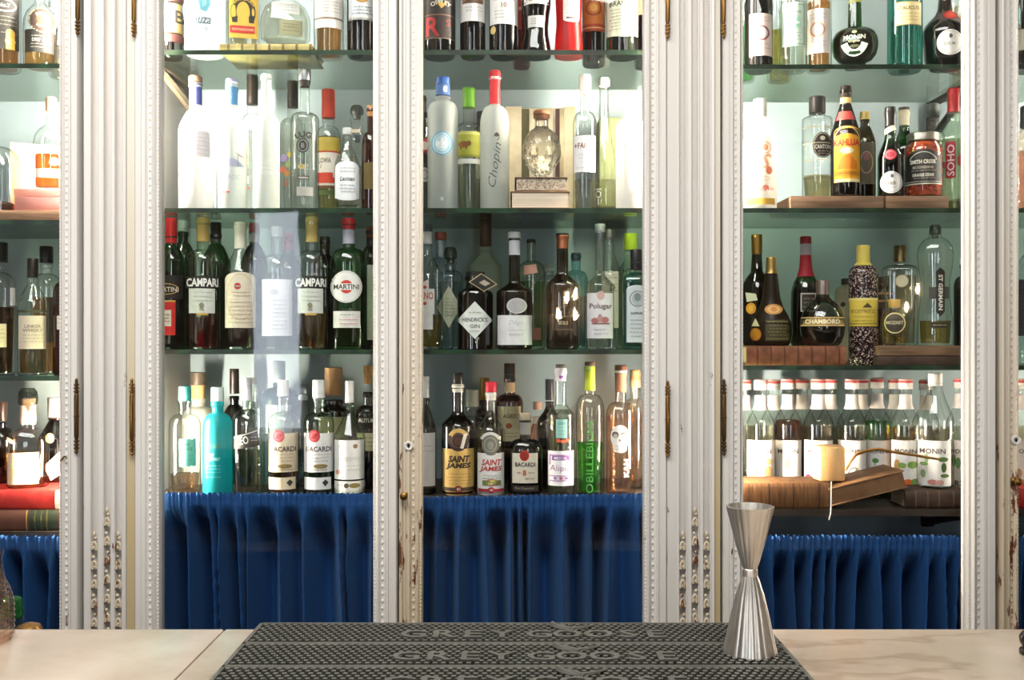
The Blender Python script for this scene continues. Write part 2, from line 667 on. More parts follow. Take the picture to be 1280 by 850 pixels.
M_BACK = simple('blue_grey_wall_paint', '#85949a', '#90a0a4', 5, .6)
M_WOODSHELF = simple('dark_shelf_wood', '#2a211b', '#3a2e26', 8, .5, (1, 12, 12))
M_FLOOR = simple('floor_boards', '#4a3526', '#6b4c35', 6, .5, (1, 10, 1))
M_ROOM = simple('room_wall_plaster', '#8a8178', '#948b80', 3, .8)
M_CEIL = simple('ceiling_plaster', '#d8d3c8', '#e0dbd0', 3, .8)

def shelf_glass(key, col):
    m, nt, out = newmat(key)
    t = nt.nodes.new('ShaderNodeBsdfTransparent'); t.inputs['Color'].default_value = (*col, 1)
    g = nt.nodes.new('ShaderNodeBsdfGlossy'); g.inputs['Roughness'].default_value = .02
    fr = schlick(nt)
    mx = nt.nodes.new('ShaderNodeMixShader')
    nt.links.new(fr.outputs[0], mx.inputs['Fac']); nt.links.new(t.outputs[0], mx.inputs[1]); nt.links.new(g.outputs[0], mx.inputs[2])
    nt.links.new(mx.outputs[0], out.inputs['Surface'])
    return m


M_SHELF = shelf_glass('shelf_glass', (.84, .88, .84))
M_SHELFDIM = shelf_glass('dimming_shelf_glass', (.50, .58, .51))  # tint deepened to hold strip light back from the neighbouring shelf
m, nt, out = newmat('shelf_glass_edge')
b = princ(nt, hx('#16301c'), .3); n = noise(nt, 25, 3, objco(nt, (1, 1, 1)))
r = ramp(nt, n.outputs['Fac'], [(.35, hx('#0a140a')), (.65, hx('#1d4026'))]); nt.links.new(r.outputs['Color'], b.inputs['Base Color'])
nt.links.new(b.outputs[0], out.inputs['Surface'])
M_SHELFEDGE = m
# old door glass, a little wavy
m, nt, out = newmat('door_glass')
t = nt.nodes.new('ShaderNodeBsdfTransparent'); t.inputs['Color'].default_value = (.97, .98, .98, 1)
g = nt.nodes.new('ShaderNodeBsdfGlossy'); g.inputs['Roughness'].default_value = .022
fr = schlick(nt)
mx = nt.nodes.new('ShaderNodeMixShader')
n = noise(nt, 2.2, 2, objco(nt)); bp = nt.nodes.new('ShaderNodeBump'); bp.inputs['Strength'].default_value = .12; bp.inputs['Distance'].default_value = .01
nt.links.new(n.outputs['Fac'], bp.inputs['Height']); nt.links.new(bp.outputs['Normal'], g.inputs['Normal'])
nt.links.new(fr.outputs[0], mx.inputs['Fac']); nt.links.new(t.outputs[0], mx.inputs[1]); nt.links.new(g.outputs[0], mx.inputs[2])
nt.links.new(mx.outputs[0], out.inputs['Surface'])
M_PANE = m


def emit(key, col, s):
    m, nt, out = newmat(key)
    e = nt.nodes.new('ShaderNodeEmission'); e.inputs['Color'].default_value = (*col, 1); e.inputs['Strength'].default_value = s
    nt.links.new(e.outputs[0], out.inputs['Surface'])
    return m


LED = emit('warm_led', (1, .89, .75), 680)
LEDW = emit('soft_led', (1, .91, .78), 400)
LEDL = emit('lower_led', (1, .87, .70), 640)
LEDR = emit('lower_end_led', (1, .87, .70), 680)
LEDX = emit('bright_end_led', (1, .82, .60), 950)
LEDD = emit('dim_led', (1, .86, .68), 260)
BULB = emit('candle_bulb', (1, .72, .42), 160)

# ------------------------------------------------------------------ room shell
DW = 2.80           # back panel of the cabinets
RX0, RX1, RY0, RY1, RZ = -4.7, 4.7, -4.6, 2.86, 3.1
def struct(name, *boxes, mat=None):
    m = MB()
    for bx in boxes: m.box(*bx)
    return tag(m.build(name, mat, smooth=0), kind='structure')
struct('floor', (RX0 - .1, RX1 + .1, RY0 - .1, RY1 + .1, -.1, 0), mat=M_FLOOR)
struct('ceiling', (RX0 - .1, RX1 + .1, RY0 - .1, RY1 + .1, RZ, RZ + .1), mat=M_CEIL)
struct('wall_back', (RX0 - .1, RX1 + .1, RY1, RY1 + .1, 0, RZ), mat=M_ROOM)
struct('wall_left', (RX0 - .1, RX0, RY0, RY1, 0, RZ), mat=M_ROOM)
struct('wall_right', (RX1, RX1 + .1, RY0, RY1, 0, RZ), mat=M_ROOM)
# street side: middle window gives the mirrored streak, outer two added to light the room
WINS = [(-4.05, -3.35, .6, 2.8), (-2.36, -1.86, .04, 2.52), (1.20, 2.06, .6, 2.8)]
zz = [(RX0, -4.05), (-3.35, -2.36), (-1.86, 1.20), (2.06, RX1)]
bx = [(a, b, RY0 - .1, RY0, 0, RZ) for a, b in zz]
for a, b, c, d in WINS: bx += [(a, b, RY0 - .1, RY0, 0, c), (a, b, RY0 - .1, RY0, d, RZ)]
struct('wall_front', *bx, mat=M_ROOM)
for i, (a, b, c, d) in enumerate(WINS):
    m = MB()
    for q in ((a, a + .05, c, d), (b - .05, b, c, d), (a, b, c, c + .05), (a, b, d - .05, d)):
        m.box(q[0], q[1], RY0 - .08, RY0 - .02, q[2], q[3])
    o = tag(m.build('window_%d' % (i + 1), M_CLEAN, smooth=0), kind='structure')
    m = MB(); m.box(a + .05, b - .05, RY0 - .055, RY0 - .05, c + .05, d - .05); m.build('pane', M_PANE, o, 0)


def area(name, loc, size, power, col, target, spread=math.pi):
    l = bpy.data.lights.new(name, 'AREA'); l.shape = 'RECTANGLE'
    l.size, l.size_y = size; l.energy = power; l.color = col; l.spread = spread
    o = bpy.data.objects.new(name, l); COL.objects.link(o)
    o.location = loc
    o.rotation_euler = (Vector(target) - Vector(loc)).to_track_quat('-Z', 'Y').to_euler()
    return o


area('fill_first_window', (-3.7, RY0 + .03, 1.7), (.6, 2.1), 48, (.90, .95, 1), (-1.5, 3, 1.3))  # added fill, placed so its reflection lands on a pilaster
area('daylight_tall_window', (-2.11, RY0 + .03, 1.28), (.40, 2.38), 17, (.82, .90, 1), (-2.11, 3, 1.28))
area('fill_last_window', (1.63, RY0 + .03, 1.7), (.76, 2.1), 34, (.94, .97, 1), (.8, 3, 1.3))  # added fill too, its reflection kept to the other pilaster
area('overhead_fill', (-.4, .75, RZ - .08), (2.6, 1.0), 104, (1, .98, .94), (-.2, 1.1, 0))  # overhead fill added to brighten the room, without a fixture

w = bpy.data.worlds.new('sky'); SC.world = w; w.use_nodes = True
w.node_tree.nodes['Background'].inputs[0].default_value = (.75, .85, 1, 1)
w.node_tree.nodes['Background'].inputs[1].default_value = 1.0

# ------------------------------------------------------------------ cabinets
ZB, ZT = .12, 2.62      # carcass bottom and top
DB, DT = .30, 2.46      # doors


def stile(m, xo, xi, z0, z1, d=D, mat=None, bead=True, wear=None):
    """door stile from its outer edge xo to the edge at the glass xi: rolls, hollow and two rows of beads"""
    w = xi - xo
    f = [(0, .014), (.0, .004), (.05, 0), (.26, 0), (.29, .003), (.33, .003), (.36, -.001), (.44, -.001), (.47, .003), (.53, .006), (.66, .006),
         (.70, .002), (.78, -.001), (.84, .002), (.87, .006), (.95, .006), (1.0, .014), (1.0, .022), (.95, .045), (0, .045)]
    m.prism([(xo + t * w, d - .022 + y) for t, y in f], z0, z1, mat)
    if bead:
        p = .0166; n = int((z1 - z0) / p)
        for i in range(n):
            z = z0 + (i + .5) * p
            if not .55 < z < 2.1: continue
            m.sphere((xo + .60 * w, d - .0155, z), .0038, mat, 6, 4, (1, .7, 1.3))
        p = .0085; n = int((z1 - z0) / p)
        for i in range(n):
            z = z0 + (i + .5) * p
            if not .55 < z < 2.1: continue
            m.sphere((xo + .915 * w, d - .0155, z), .0026, mat, 5, 3, (1, .8, 1.2))


def hinge(parent, px, d, y0, y1, mat):
    x = X(px, d); za, zb = Z(y1, d), Z(y0, d)
    m = MB()
    r = .0062; L = zb - za
    Q = [(.001, 0), (r * .7, .003), (r * .7, .006), (r * .45, .008)]
    for k in range(3):
        z = .010 + k * .008
        Q += [(r * .5, z), (r, z + .002), (r, z + .004), (r * .5, z + .006)]
    Q += [(r * .85, .040), (r * .85, L * .49), (r * 1.05, L * .495), (r * 1.05, L * .505), (r * .85, L * .51), (r * .85, L - .040)]
    for k in range(3):
        z = L - .034 + k * .008
        Q += [(r * .5, z), (r, z + .002), (r, z + .004), (r * .5, z + .006)]
    Q += [(r * .6, L - .004), (.001, L)]
    Q.sort(key=lambda q: q[1])
    m.lathe(Q, 10, c=(x, d - .026, za))
    return m.build('hinge', mat, parent)


def door(parent, o0, o1, i0, i1, d=D, worn=(False, False), gap=None):
    """o0..o1 outer edges, i0..i1 glass edges in frame pixels"""
    m = MB()
    stile(m, X(o0, d), X(i0, d), DB, DT, d, M_WORN if worn[0] else M_PAINT)
    stile(m, X(o1, d), X(i1, d), DB, DT, d, M_WORN if worn[1] else M_PAINT)
    m.box(X(i0, d), X(i1, d), d - .018, d + .02, DT - .09, DT, M_PAINT, .004)
    m.box(X(i0, d), X(i1, d), d - .018, d + .02, DB, DB + .12, M_PAINT, .004)
    o = m.build('door', None, parent, 40)
    m = MB(); m.box(X(i0, d) - .004, X(i1, d) + .004, d + .006, d + .009, DB + .11, DT - .08)
    m.build('glass_pane', M_PANE, o, 0)
    return o


def lock(parent, px, y, d=D):
    m = MB(); x, z = X(px, d), Z(y, d)
    m.lathe([(.0105, 0), (.0105, .002), (.009, .0035), (.006, .003), (.0052, .001)], 18, axis='y', c=(x, d - .022, z), m=M_CLEAN, n=2)
    # y axis lathe grows away from the viewer, so turn it round
    m.v = [(a, 2 * (d - .022) - b, c) for a, b, c in m.v]
    m.sphere((x, d - .0235, z), .0035, plastic('#15100c', .8), 8, 5, (1, .3, 1.3))
    return m.build('keyhole_plate', None, parent)


def knob(parent, px, y, mat, d=D):
    m = MB(); x, z = X(px, d), Z(y, d)
    Q = [(.008, 0), (.008, .002), (.004, .004), (.0038, .012), (.007, .015), (.0095, .019), (.0085, .023), (.004, .025), (.0038, .0235), (.0005, .0245)]
    m.lathe([(a, -b) for a, b in Q], 16, axis='y', c=(x, d - .022, z))
    return m.build('knob', mat, parent)


def cabinet(label, x0, x1, sides=(1, 1)):
    o = empty('display_cabinet', ((x0 + x1) / 2, (D + DW) / 2, 0), label, 'cabinet')
    off = Vector((-(x0 + x1) / 2, -(D + DW) / 2, 0))
    def fin(q):
        q.location = off; return q
    o['off'] = 0
    del o['off']
    m = MB(); m.box(x0, x1, DW, DW + .02, ZB, ZT); fin(m.build('back_panel', M_BACK, o, 0))
    for k, xx in ((0, x0), (1, x1)):
        if sides[k]:
            m = MB(); a = xx if k == 0 else xx - .018
            m.box(a, a + .018, D + .03, DW, ZB, ZT); fin(m.build('side_panel', M_CLEAN, o, 0))
    m = MB(); m.box(x0, x1, D + .03, DW, ZB, ZB + .03); fin(m.build('bottom_panel', M_WOODSHELF, o, 0))
    m = MB(); m.box(x0, x1, D + .03, DW, ZT - .03, ZT); fin(m.build('top_panel', M_CLEAN, o, 0))
    m = MB(); m.box(x0 + .01, x1 - .01, D + .03, DW, 0, ZB); fin(m.build('plinth', M_PAINT, o, 0))
    m = MB(); m.box(x0, x1, D - .02, D + .05, DT + .003, ZT); fin(m.build('cornice', M_PAINT, o, 0))
    return o, fin


# middle cabinet
XC0, XC1 = -.884, .408
cabC, finC = cabinet('wide white middle display cabinet with two glazed doors and blue curtains', XC0, XC1)
dl = finC(door(cabC, 172, 497.5, 203, 467)); dr_ = finC(door(cabC, 500.5, 832, 529, 803, worn=(True, False)))
hinge(dl, 170, D, 472, 568, M_BRASS); hinge(dl, 172.5, D, -44, 51, M_BRASS)
hinge(dr_, 832.5, D, 475, 570, M_BRASS); hinge(dr_, 832.5, D, -44, 52, M_BRASS)
lock(dr_, 512, 556); knob(dr_, 507, 617, M_BRASS)
# small rolled strip (cover moulding) where the two doors meet
m = MB(); m.lathe([(.0042, DB), (.0042, DT)], 10, c=(X(502.5, D), D - .0245, 0)); m.build('cover_strip', M_WORN, dr_)
m = MB(); m.box(X(496.5, D), X(501.5, D), D + .01, D + .05, DB, DT); finC(m.build('gap_shade_strip', M_GAPSHADE, cabC, 0))  # dark strip painted as the shade between the two doors
# right cabinet
XR0, XR1 = .428, 1.75
cabR, finR = cabinet('white display cabinet behind the jigger with syrup bottles inside', XR0, XR1)
d1 = finR(door(cabR, 902, 1240, 928, 1205)); d2 = finR(door(cabR, 1245.5, 1590, 1270, 1560, worn=(True, False)))
hinge(d1, 902, D, 473, 568, M_OLDBRASS); hinge(d1, 901.5, D, -44, 52, M_BRASS)
lock(d2, 1264, 549); knob(d2, 1262, 599, M_BRASS)
m = MB(); m.box(X(1238, D), X(1248, D), D + .012, D + .05, DB, DT); finR(m.build('gap_shade_strip', M_GAPSHADE, cabR, 0))  # shade of this door gap, painted as a dark strip
m = MB(); m.lathe([(.0036, DB), (.0036, DT)], 10, c=(X(1247.5, D), D - .0245, 0)); m.build('cover_strip', M_WORN, d2)
# left cabinet
XL0, XL1 = -1.75, -.93
cabL, finL = cabinet('narrow end display cabinet with amber bottles and old books, cut by the picture edge', XL0, XL1)
d3 = finL(door(cabL, -330, 102, -300, 77))
hinge(d3, 101.5, D, 472, 566, M_OLDBRASS); hinge(d3, 103, D, -50, 48, M_OLDBRASS)
m = MB(); p = [(X(76 + i * 1.6, D), D - .026 - .003 * math.sin(i * .9), Z(572 + 3 * math.sin(i * .7), D)) for i in range(10)]
m.tube(p, .0016, 6); m.build('latch_hook', M_OLDBRASS, d3)
for c, f, z in ((cabC, finC, 0),):
    pass


def strip_light(cab, fin, x, d0, d1, z0, z1, mat=LED):
    m = MB()
    m.box(x - .004, x + .004, d0, d1, z0, z1)
    return fin(m.build('strip_light', mat, cab, 0))


for cab, fin, ky, xs in ((cabC, finC, 'C', (XC0 + .024, XC1 - .024)), (cabR, finR, 'R', (XR0 + .024, XR1 - .024)), (cabL, finL, 'L', (XL1 - .024,))):
    for lv, mt in (('1', LEDW), ('2', LED), ('4', LEDL)):
        za = ZS[ky + lv] + {'1': .03, '2': .10, '4': .03}[lv]
        zb = za + .36 if lv == '1' else ZS[ky + ('1' if lv == '2' else '3')] - (.03 if lv == '2' else .10)
        if ky != 'C' and lv == '4': mt = LEDX if ky == 'L' else LEDR
        for i, x_ in enumerate(xs): strip_light(cab, fin, x_, 2.445, 2.465, za, zb, LEDD if ky + lv == 'C4' and i else (LEDL if ky + lv == 'C2' and i else mt))

# pilasters between the cabinets
def pilaster(px, label):
    """px: pixel columns of edge, flutes and edge"""
    e0, fl, e1, rec = px
    d = D - .020
    cx = (X(e0, d) + X(e1, d)) / 2
    o = empty('fluted_pilaster', (cx, d, 0), label, 'pilaster', 'fluted white pilasters between the cabinets')
    poly = [(X(e0, d) - cx, .046), (X(e0, d) - cx, .004), (X(e0, d) - cx + .003, .0)]
    edge = e0
    for a, b in fl:
        xa, xb = X(a, d) - cx, X(b, d) - cx
        pw = xb - xa
        poly += [(xa - .0045, .0015), (xa - .003, .0), (xa - .0012, .001)]
        for t, y in ((.0, .012), (.12, .016), (.3, .018), (.5, .0185), (.7, .018), (.88, .016), (1, .012)): poly.append((xa + pw * t, y))
        poly += [(xb + .0012, .001), (xb + .003, .0), (xb + .0045, .0015)]
    poly += [(X(rec, d) - cx, 0), (X(rec, d) - cx + .001, .006), (X(e1, d) - cx, .006), (X(e1, d) - cx, .046)]
    m = MB(); m.prism(poly, .0, 2.455); m.build('shaft', M_PAINT, o, 30)
    m = MB(); m.box(X(rec, d) - cx + .0015, X(e1, d) - cx - .0005, .0045, .0062, .02, 2.45); m.build('edge_strip', M_YELLOW, o, 0)
    m = MB(); m.box(X(e0 - 8, d) - cx, X(e1 + 8, d) - cx, .0465, .0495, .1, 2.455); m.build('light_stop_board', M_GAPSHADE, o, 0)  # board added to block leaking strip light, painted dark as gap shade
    for k, (a, b) in enumerate(fl):
        xm = (X(a, d) + X(b, d)) / 2 - cx; hw = (X(b, d) - X(a, d)) / 2
        z1 = Z((668, 638, 668)[k], d); z0 = .60
        m = MB(); z = z1; s = 1
        m.sphere((xm, .003, z1), .0045, None, 8, 5, (.9, .9, 1.6))
        while z > z0:
            z -= .009
            m.sphere((xm + s * .002, .003, z), .0042, None, 7, 5)
            z -= .0085
            pts = []
            for i in range(9):
                q = -.6 + 4.2 * i / 8
                pts.append((xm + s * hw * .72 * math.cos(q), .0025, z - .012 + .0115 * math.sin(q)))
            m.tube(pts, .0034, 6)
            m.sphere((xm - s * .001, .003, z - .013), .0036, None, 6, 4)
            z -= .026; s = -s
        m.build('carved_ornament', M_WORN, o, 50)
    return o


pilaster((103.5, [(114, 121), (130, 137), (144, 151)], 167.8, 157), 'fluted white pilaster with carved foot and yellowed edge, between end cabinet and middle cabinet')
pilaster((834, [(850, 857), (865.5, 872.5), (880, 887)], 901, 893), 'fluted white pilaster with carved foot behind the steel jigger')
# partition fillers behind the pilasters
# ------------------------------------------------------------------ glass shelves
def shelf(key, x0, x1, label, wood=False):
    z = ZS[key]; th = .011
    o = MB()
    y0, y1 = 2.452, DW - .002
    if wood:
        o.box(x0, x1, y0, y1, z - .016, z, M_WOODSHELF)
        q = o.build('shelf_board', None, None, 0)
        return tag(q, label, 'shelf', 'shelves of the cabinets')
    q = o
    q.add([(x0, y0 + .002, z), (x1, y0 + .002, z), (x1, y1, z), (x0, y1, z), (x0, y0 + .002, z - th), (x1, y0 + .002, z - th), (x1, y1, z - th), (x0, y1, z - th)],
          [(0, 1, 2, 3), (7, 6, 5, 4), (3, 2, 6, 7), (0, 3, 7, 4), (1, 5, 6, 2)], M_SHELF if key[1] == '1' else M_SHELFDIM)
    q.box(x0, x1, y0, y0 + .002, z - th, z, M_SHELFEDGE)
    q = q.build('glass_shelf', None, None, 0)
    return tag(q, label, 'shelf', 'shelves of the cabinets')


for k, nm in (('C1', 'topmost glass shelf of the wide middle cabinet, green front edge'), ('C2', 'glass shelf of the middle cabinet under the white and frosted bottles'),
              ('C3', 'glass shelf of the middle cabinet under the red and green aperitif bottles')):
    shelf(k, XC0 + .019, XC1 - .019, nm)
shelf('C4', XC0 + .019, XC1 - .019, 'lowest shelf board of the middle cabinet just above the blue curtains', True)
for k, nm in (('R1', 'topmost glass shelf in the cabinet behind the jigger, under the round green bottle'), ('R2', 'glass shelf under the wooden blocks and cherry jar'), ('R3', 'glass shelf just above the red-ringed syrup bottles')):
    shelf(k, XR0 + .019, XR1 - .019, nm)
shelf('R4', XR0 + .019, XR1 - .019, 'dark opaque board standing in for glass under the syrup bottles and books', True)  # opaque in place of glass, keeps lamp light off the wall below
for k, nm in (('L1', 'topmost glass shelf of the narrow end cabinet'), ('L2', 'glass shelf of the end cabinet under the wooden board'), ('L3', 'glass shelf of the end cabinet under the whisky bottles')):
    shelf(k, XL0 + .019, XL1 - .019, nm)
shelf('L4', XL0 + .019, XL1 - .019, 'lowest shelf board of the end cabinet under the stacked books', True)  # opaque board here too, added to stop lamp light going down


# black iron shelf brackets on the back panel: upright, arm, brace
def bracket(cab, fin, px, d, key, dn=.15, mat=None):
    x = X(px, d); z = ZS[key] - (.0115 if key != 'R4' else .0168); y1 = DW
    m = MB()
    m.box(x - .016, x + .016, y1 - .012, y1, z - dn, z, mat, .002)
    m.box(x - .012, x + .012, 2.46, y1 - .01, z - .010, z, mat, .001)
    p = []
    for i in range(9):
        t = i / 8
        p.append((x, y1 - .006 - .26 * t, z - .0135 - dn * .70 * (1 - t) ** 1.2))
    m.tube(p, .0105, 6, mat)
    fin(m.build('shelf_bracket', None, cab, 30))


M_IRON = plastic('#241e1a', .5)
bracket(cabR, finR, 1164.6, DW, 'R1', .12, M_IRON)
bracket(cabR, finR, 1158, DW, 'R4', .085, M_IRON)
bracket(cabC, finC, 241, DW, 'C1', .06, simple('bracket_wood', '#9a8a70', '#b0a084', 20))

# ------------------------------------------------------------------ blue curtains
m, nt, out = newmat('blue_curtain_cloth')
b = princ(nt, hx('#1c4a90'), .75, spec=.25)
b.inputs['Sheen Weight'].default_value = .2; b.inputs['Sheen Roughness'].default_value = .4
b.inputs['Sheen Tint'].default_value = (.35, .6, 1, 1)
n = noise(nt, 500, 2, objco(nt)); r = ramp(nt, n.outputs['Fac'], [(.3, hx('#173f74')), (.7, hx('#275791'))])
nt.links.new(r.outputs['Color'], b.inputs['Base Color']); bump(nt, n.outputs['Fac'], .2, .001, b)
nt.links.new(b.outputs[0], out.inputs['Surface'])
M_CURTAIN = m


def curtain(x0, x1, ztop_l, ztop_r, label, folds, seed, d=2.432, zb=.34):
    rnd = random.Random(seed)
    W = x1 - x0
    NX, NZ = int(W / .0018), 40
    # main folds hang from the rod: position, drift, width, depth
    cs = [x0 - .02]
    while cs[-1] < x1 + .03: cs.append(cs[-1] + rnd.choice((.020, .028, .036, .046, .058, .072)) * rnd.uniform(.85, 1.15))
    n = len(cs)
    dr = [rnd.uniform(-.017, .017) for _ in cs]
    am = [rnd.uniform(.085, .15) for _ in cs]
    st = [rnd.uniform(.03, .11) for _ in cs]
    ph = [rnd.uniform(0, 6.28) for _ in range(6)]
    v = []; f = []
    for j in range(NZ + 1):
        t = j / NZ
        tt = t ** 1.4
        dmax = max(ztop_l, ztop_r) - zb
        pos = [c + q * (dmax * tt) / .3 for c, q in zip(cs, dr)]
        for k in range(1, n): pos[k] = max(pos[k], pos[k - 1] + .012)
        k = 0
        for i in range(NX + 1):
            u = i / NX; x = x0 + W * u
            zt = ztop_l + (ztop_r - ztop_l) * u
            drop = (zt - zb) * tt
            while k < n - 2 and pos[k + 1] < x: k += 1
            s = min(1, max(0, (x - pos[k]) / (pos[k + 1] - pos[k])))
            g = math.exp(-drop / .05)
            y = .0035 * g * math.sin(x * 2 * math.pi / .0135 + 1.3 * math.sin(x * 31 + ph[0]) + ph[1])
            y += .0022 * g * math.sin(x * 2 * math.pi / .0085 + ph[2])
            q = min(1, max(0, (drop - .022) / (.05 + st[k]))); q = q * q * (3 - 2 * q)
            y += q * am[k] * (.5 - .5 * math.cos(2 * math.pi * s)) ** .55
            y += q * .006 * math.sin(x * 47 + ph[3] + drop * 3)
            z = zt - drop
            if j == 0: z += .0025 * math.sin(x * 2 * math.pi / .0135 + ph[4]) + .0012 * math.sin(x * 2 * math.pi / .0061)
            if abs(drop - .018) < .004: y += .002
            v.append((x, d + max(y, -.016), z))
    for j in range(NZ):
        for i in range(NX):
            a = j * (NX + 1) + i
            f.append((a, a + NX + 1, a + NX + 2, a + 1))
    mb = MB(); mb.add(v, f, M_CURTAIN)
    o = mb.build('curtain', None, None, 0)
    o.data.polygons.foreach_set('use_smooth', [True] * len(o.data.polygons))
    return tag(o, label, 'curtain', 'gathered blue curtains in the cabinets')


zt = Z(616, 2.432)
curtain(XC0 + .03, X(494, 2.43), zt, zt - .002, 'gathered blue curtain with bright lit folds, hung beside the fluted pilaster with the yellowed edge', 15, 3)
curtain(X(505, 2.43), XC1 - .03, zt - .010, zt - .001, 'gathered blue curtain behind the worn door with the knob, dark with reflections', 13, 11)
curtain(XR0 + .03, X(1220, 2.43), Z(669, 2.432), Z(670, 2.432), 'gathered blue curtain behind the jigger, hung below the shelf with syrup bottles', 15, 5)
curtain(X(1251, 2.43), XR1 - .02, Z(670, 2.432), Z(670, 2.432), 'sliver of blue curtain behind the door with the brass knob at the far edge', 12, 21)
curtain(XL0 + .03, XL1 - .03, Z(669, 2.432), Z(670, 2.432), 'gathered blue curtain below the stacked red and brown books', 16, 8)

# ------------------------------------------------------------------ bar counter
m, nt, out = newmat('marble')
b = princ(nt, hx('#d8c8b4'), .22)
co = objco(nt, (1, 1, 1))
n1 = noise(nt, 5, 5, co, .6)
r1 = ramp(nt, n1.outputs['Fac'], [(.3, hx('#998c7c')), (.5, hx('#a89989')), (.7, hx('#b7ab9c'))])
n2 = noise(nt, 1.1, 5, objco(nt, (1, 2.2, 1)), .62)
r2 = ramp(nt, n2.outputs['Fac'], [(.480, (1, 1, 1)), (.5, (.74, .67, .61)), (.52, (1, 1, 1))])
mx = nt.nodes.new('ShaderNodeMix'); mx.data_type = 'RGBA'; mx.blend_type = 'MULTIPLY'; mx.inputs['Factor'].default_value = .8
nt.links.new(r1.outputs['Color'], mx.inputs[6]); nt.links.new(r2.outputs['Color'], mx.inputs[7])
nt.links.new(mx.outputs[2], b.inputs['Base Color'])
nt.links.new(b.outputs[0], out.inputs['Surface'])
M_MARBLE = m
ZC = H - .363
bar = empty('bar_counter', (0, .9, 0), 'long beige marble bar counter carrying the black rubber mats', 'counter')
XJ = X(281, 1.307)
for a, b2 in ((-2.2, XJ - .0006), (XJ + .0006, 2.2)):
    m = MB(); m.box(a, b2, .45 - .9, 1.307 - .9, ZC - .03, ZC, None, .0025); m.build('marble_slab', M_MARBLE, bar, 30)
m = MB(); m.box(-2.2, 2.2, .50 - .9, 1.25 - .9, 0, ZC - .03); m.build('counter_body', M_WOODSHELF, bar, 0)
m = MB(); m.box(-2.2, 2.2, 1.25 - .9, 1.62 - .9, .66, .69); m.build('work_ledge', M_STEEL, bar, 0)

# ------------------------------------------------------------------ rubber bar mats
M_RUBBERSHADE = simple('black_rubber_shaded', '#0b0b0b', '#141413', 30, .7)  # mat floor: rubber darkened for the shade between the nubs
M_RUBBERLIT = simple('black_rubber_lit', '#45443f', '#504f49', 30, .5)  # same rubber, painted lighter as the lit raised faces
WM = .315


def mat_thing(y1, y0, label):
    o = empty('bar_mat', (0, (y0 + y1) / 2, ZC), label, 'bar mat', 'black rubber bar mats on the counter')
    hy = (y1 - y0) / 2
    m = MB()
    m.box(-WM, WM, -hy, hy, 0, .004, M_RUBBERSHADE)
    for q in ((-WM, WM, hy - .004, hy), (-WM, WM, -hy, -hy + .004), (-WM, -WM + .005, -hy, hy), (WM - .005, WM, -hy, hy)):
        m.box(q[0], q[1], q[2], q[3], 0, .010, M_RUBBERLIT, .001)
    m.build('tray', None, o, 30)
    m = MB(); p = .0092
    ny = int((2 * hy - .014) / (p * .9)) + 1
    for j in range(ny):
        y = -hy + .0085 + j * p * .9
        k = 0
        x = -WM + .010 + (p * .5 if j % 2 else 0)
        while x < WM - .008:
            r = .0031
            v = [(x + r * math.cos(a * math.pi / 3), y + r * math.sin(a * math.pi / 3), z) for z in (.004, .0108) for a in range(6)]
            m.add(v, [(a, (a + 1) % 6, 6 + (a + 1) % 6, 6 + a) for a in range(6)] + [tuple(range(6, 12))])
            x += p
    m.build('nubs', M_RUBBERLIT, o, 20)
    # raised lettering: GREY GOOSE and the bird's wings
    m = MB()
    x0 = -.132
    for ch, xx in zip('GREYGOOSE', (-.118, -.080, -.046, -.012, .032, .050 + .016, .050 + .053, .139, .172)):
        v, f, w = text_mesh(ch, .02)
        s = .030
        vv, ff = flat_bm([(a * s * 1.15 + xx * 1.0, b * s - .014) for a, b in v], f, 0)
        n = len(vv)
        V = [(a, b, .0100) for a, b in vv] + [(a, b, .0125) for a, b in vv]
        Fc = [tuple(i + n for i in q) for q in ff]
        ed = {}
        for q in ff:
            for i in range(len(q)):
                e = (q[i], q[(i + 1) % len(q)])
                ed[tuple(sorted(e))] = ed.get(tuple(sorted(e)), 0) + 1
        for q in ff:
            for i in range(len(q)):
                e = (q[i], q[(i + 1) % len(q)])
                if ed[tuple(sorted(e))] == 1: Fc.append((e[0], e[1], e[1] + n, e[0] + n))
        m.add(V, Fc)
    m.tube([(.066 - .015 + .03 * t - .012 * math.sin(t * 3), .036 - .036 * t, .0115) for t in [i / 8 for i in range(9)]], .0042, 6, taper=lambda t: .35 + .65 * math.sin(math.pi * min(1, t + .1)))
    m.tube([(.071 + .030 * t, .004 + .022 * t ** 1.3, .0115) for t in [i / 8 for i in range(9)]], .0038, 6, taper=lambda t: 1 - .7 * t)
    m.tube([(.058 + .018 * t, .018 - .016 * t, .0115) for t in [i / 6 for i in range(7)]], .0036, 6)
    m.build('raised_lettering', M_RUBBERLIT, o, 30)
    return o


mat_thing(1.3005, 1.2135, 'black rubber bar mat lying farthest from the camera at the counter edge')
mat_thing(1.2125, 1.1275, 'black rubber bar mat under the steel jigger, between two others')
mat_thing(1.1265, 1.0415, 'black rubber bar mat nearest the camera, cut by the lower picture edge')

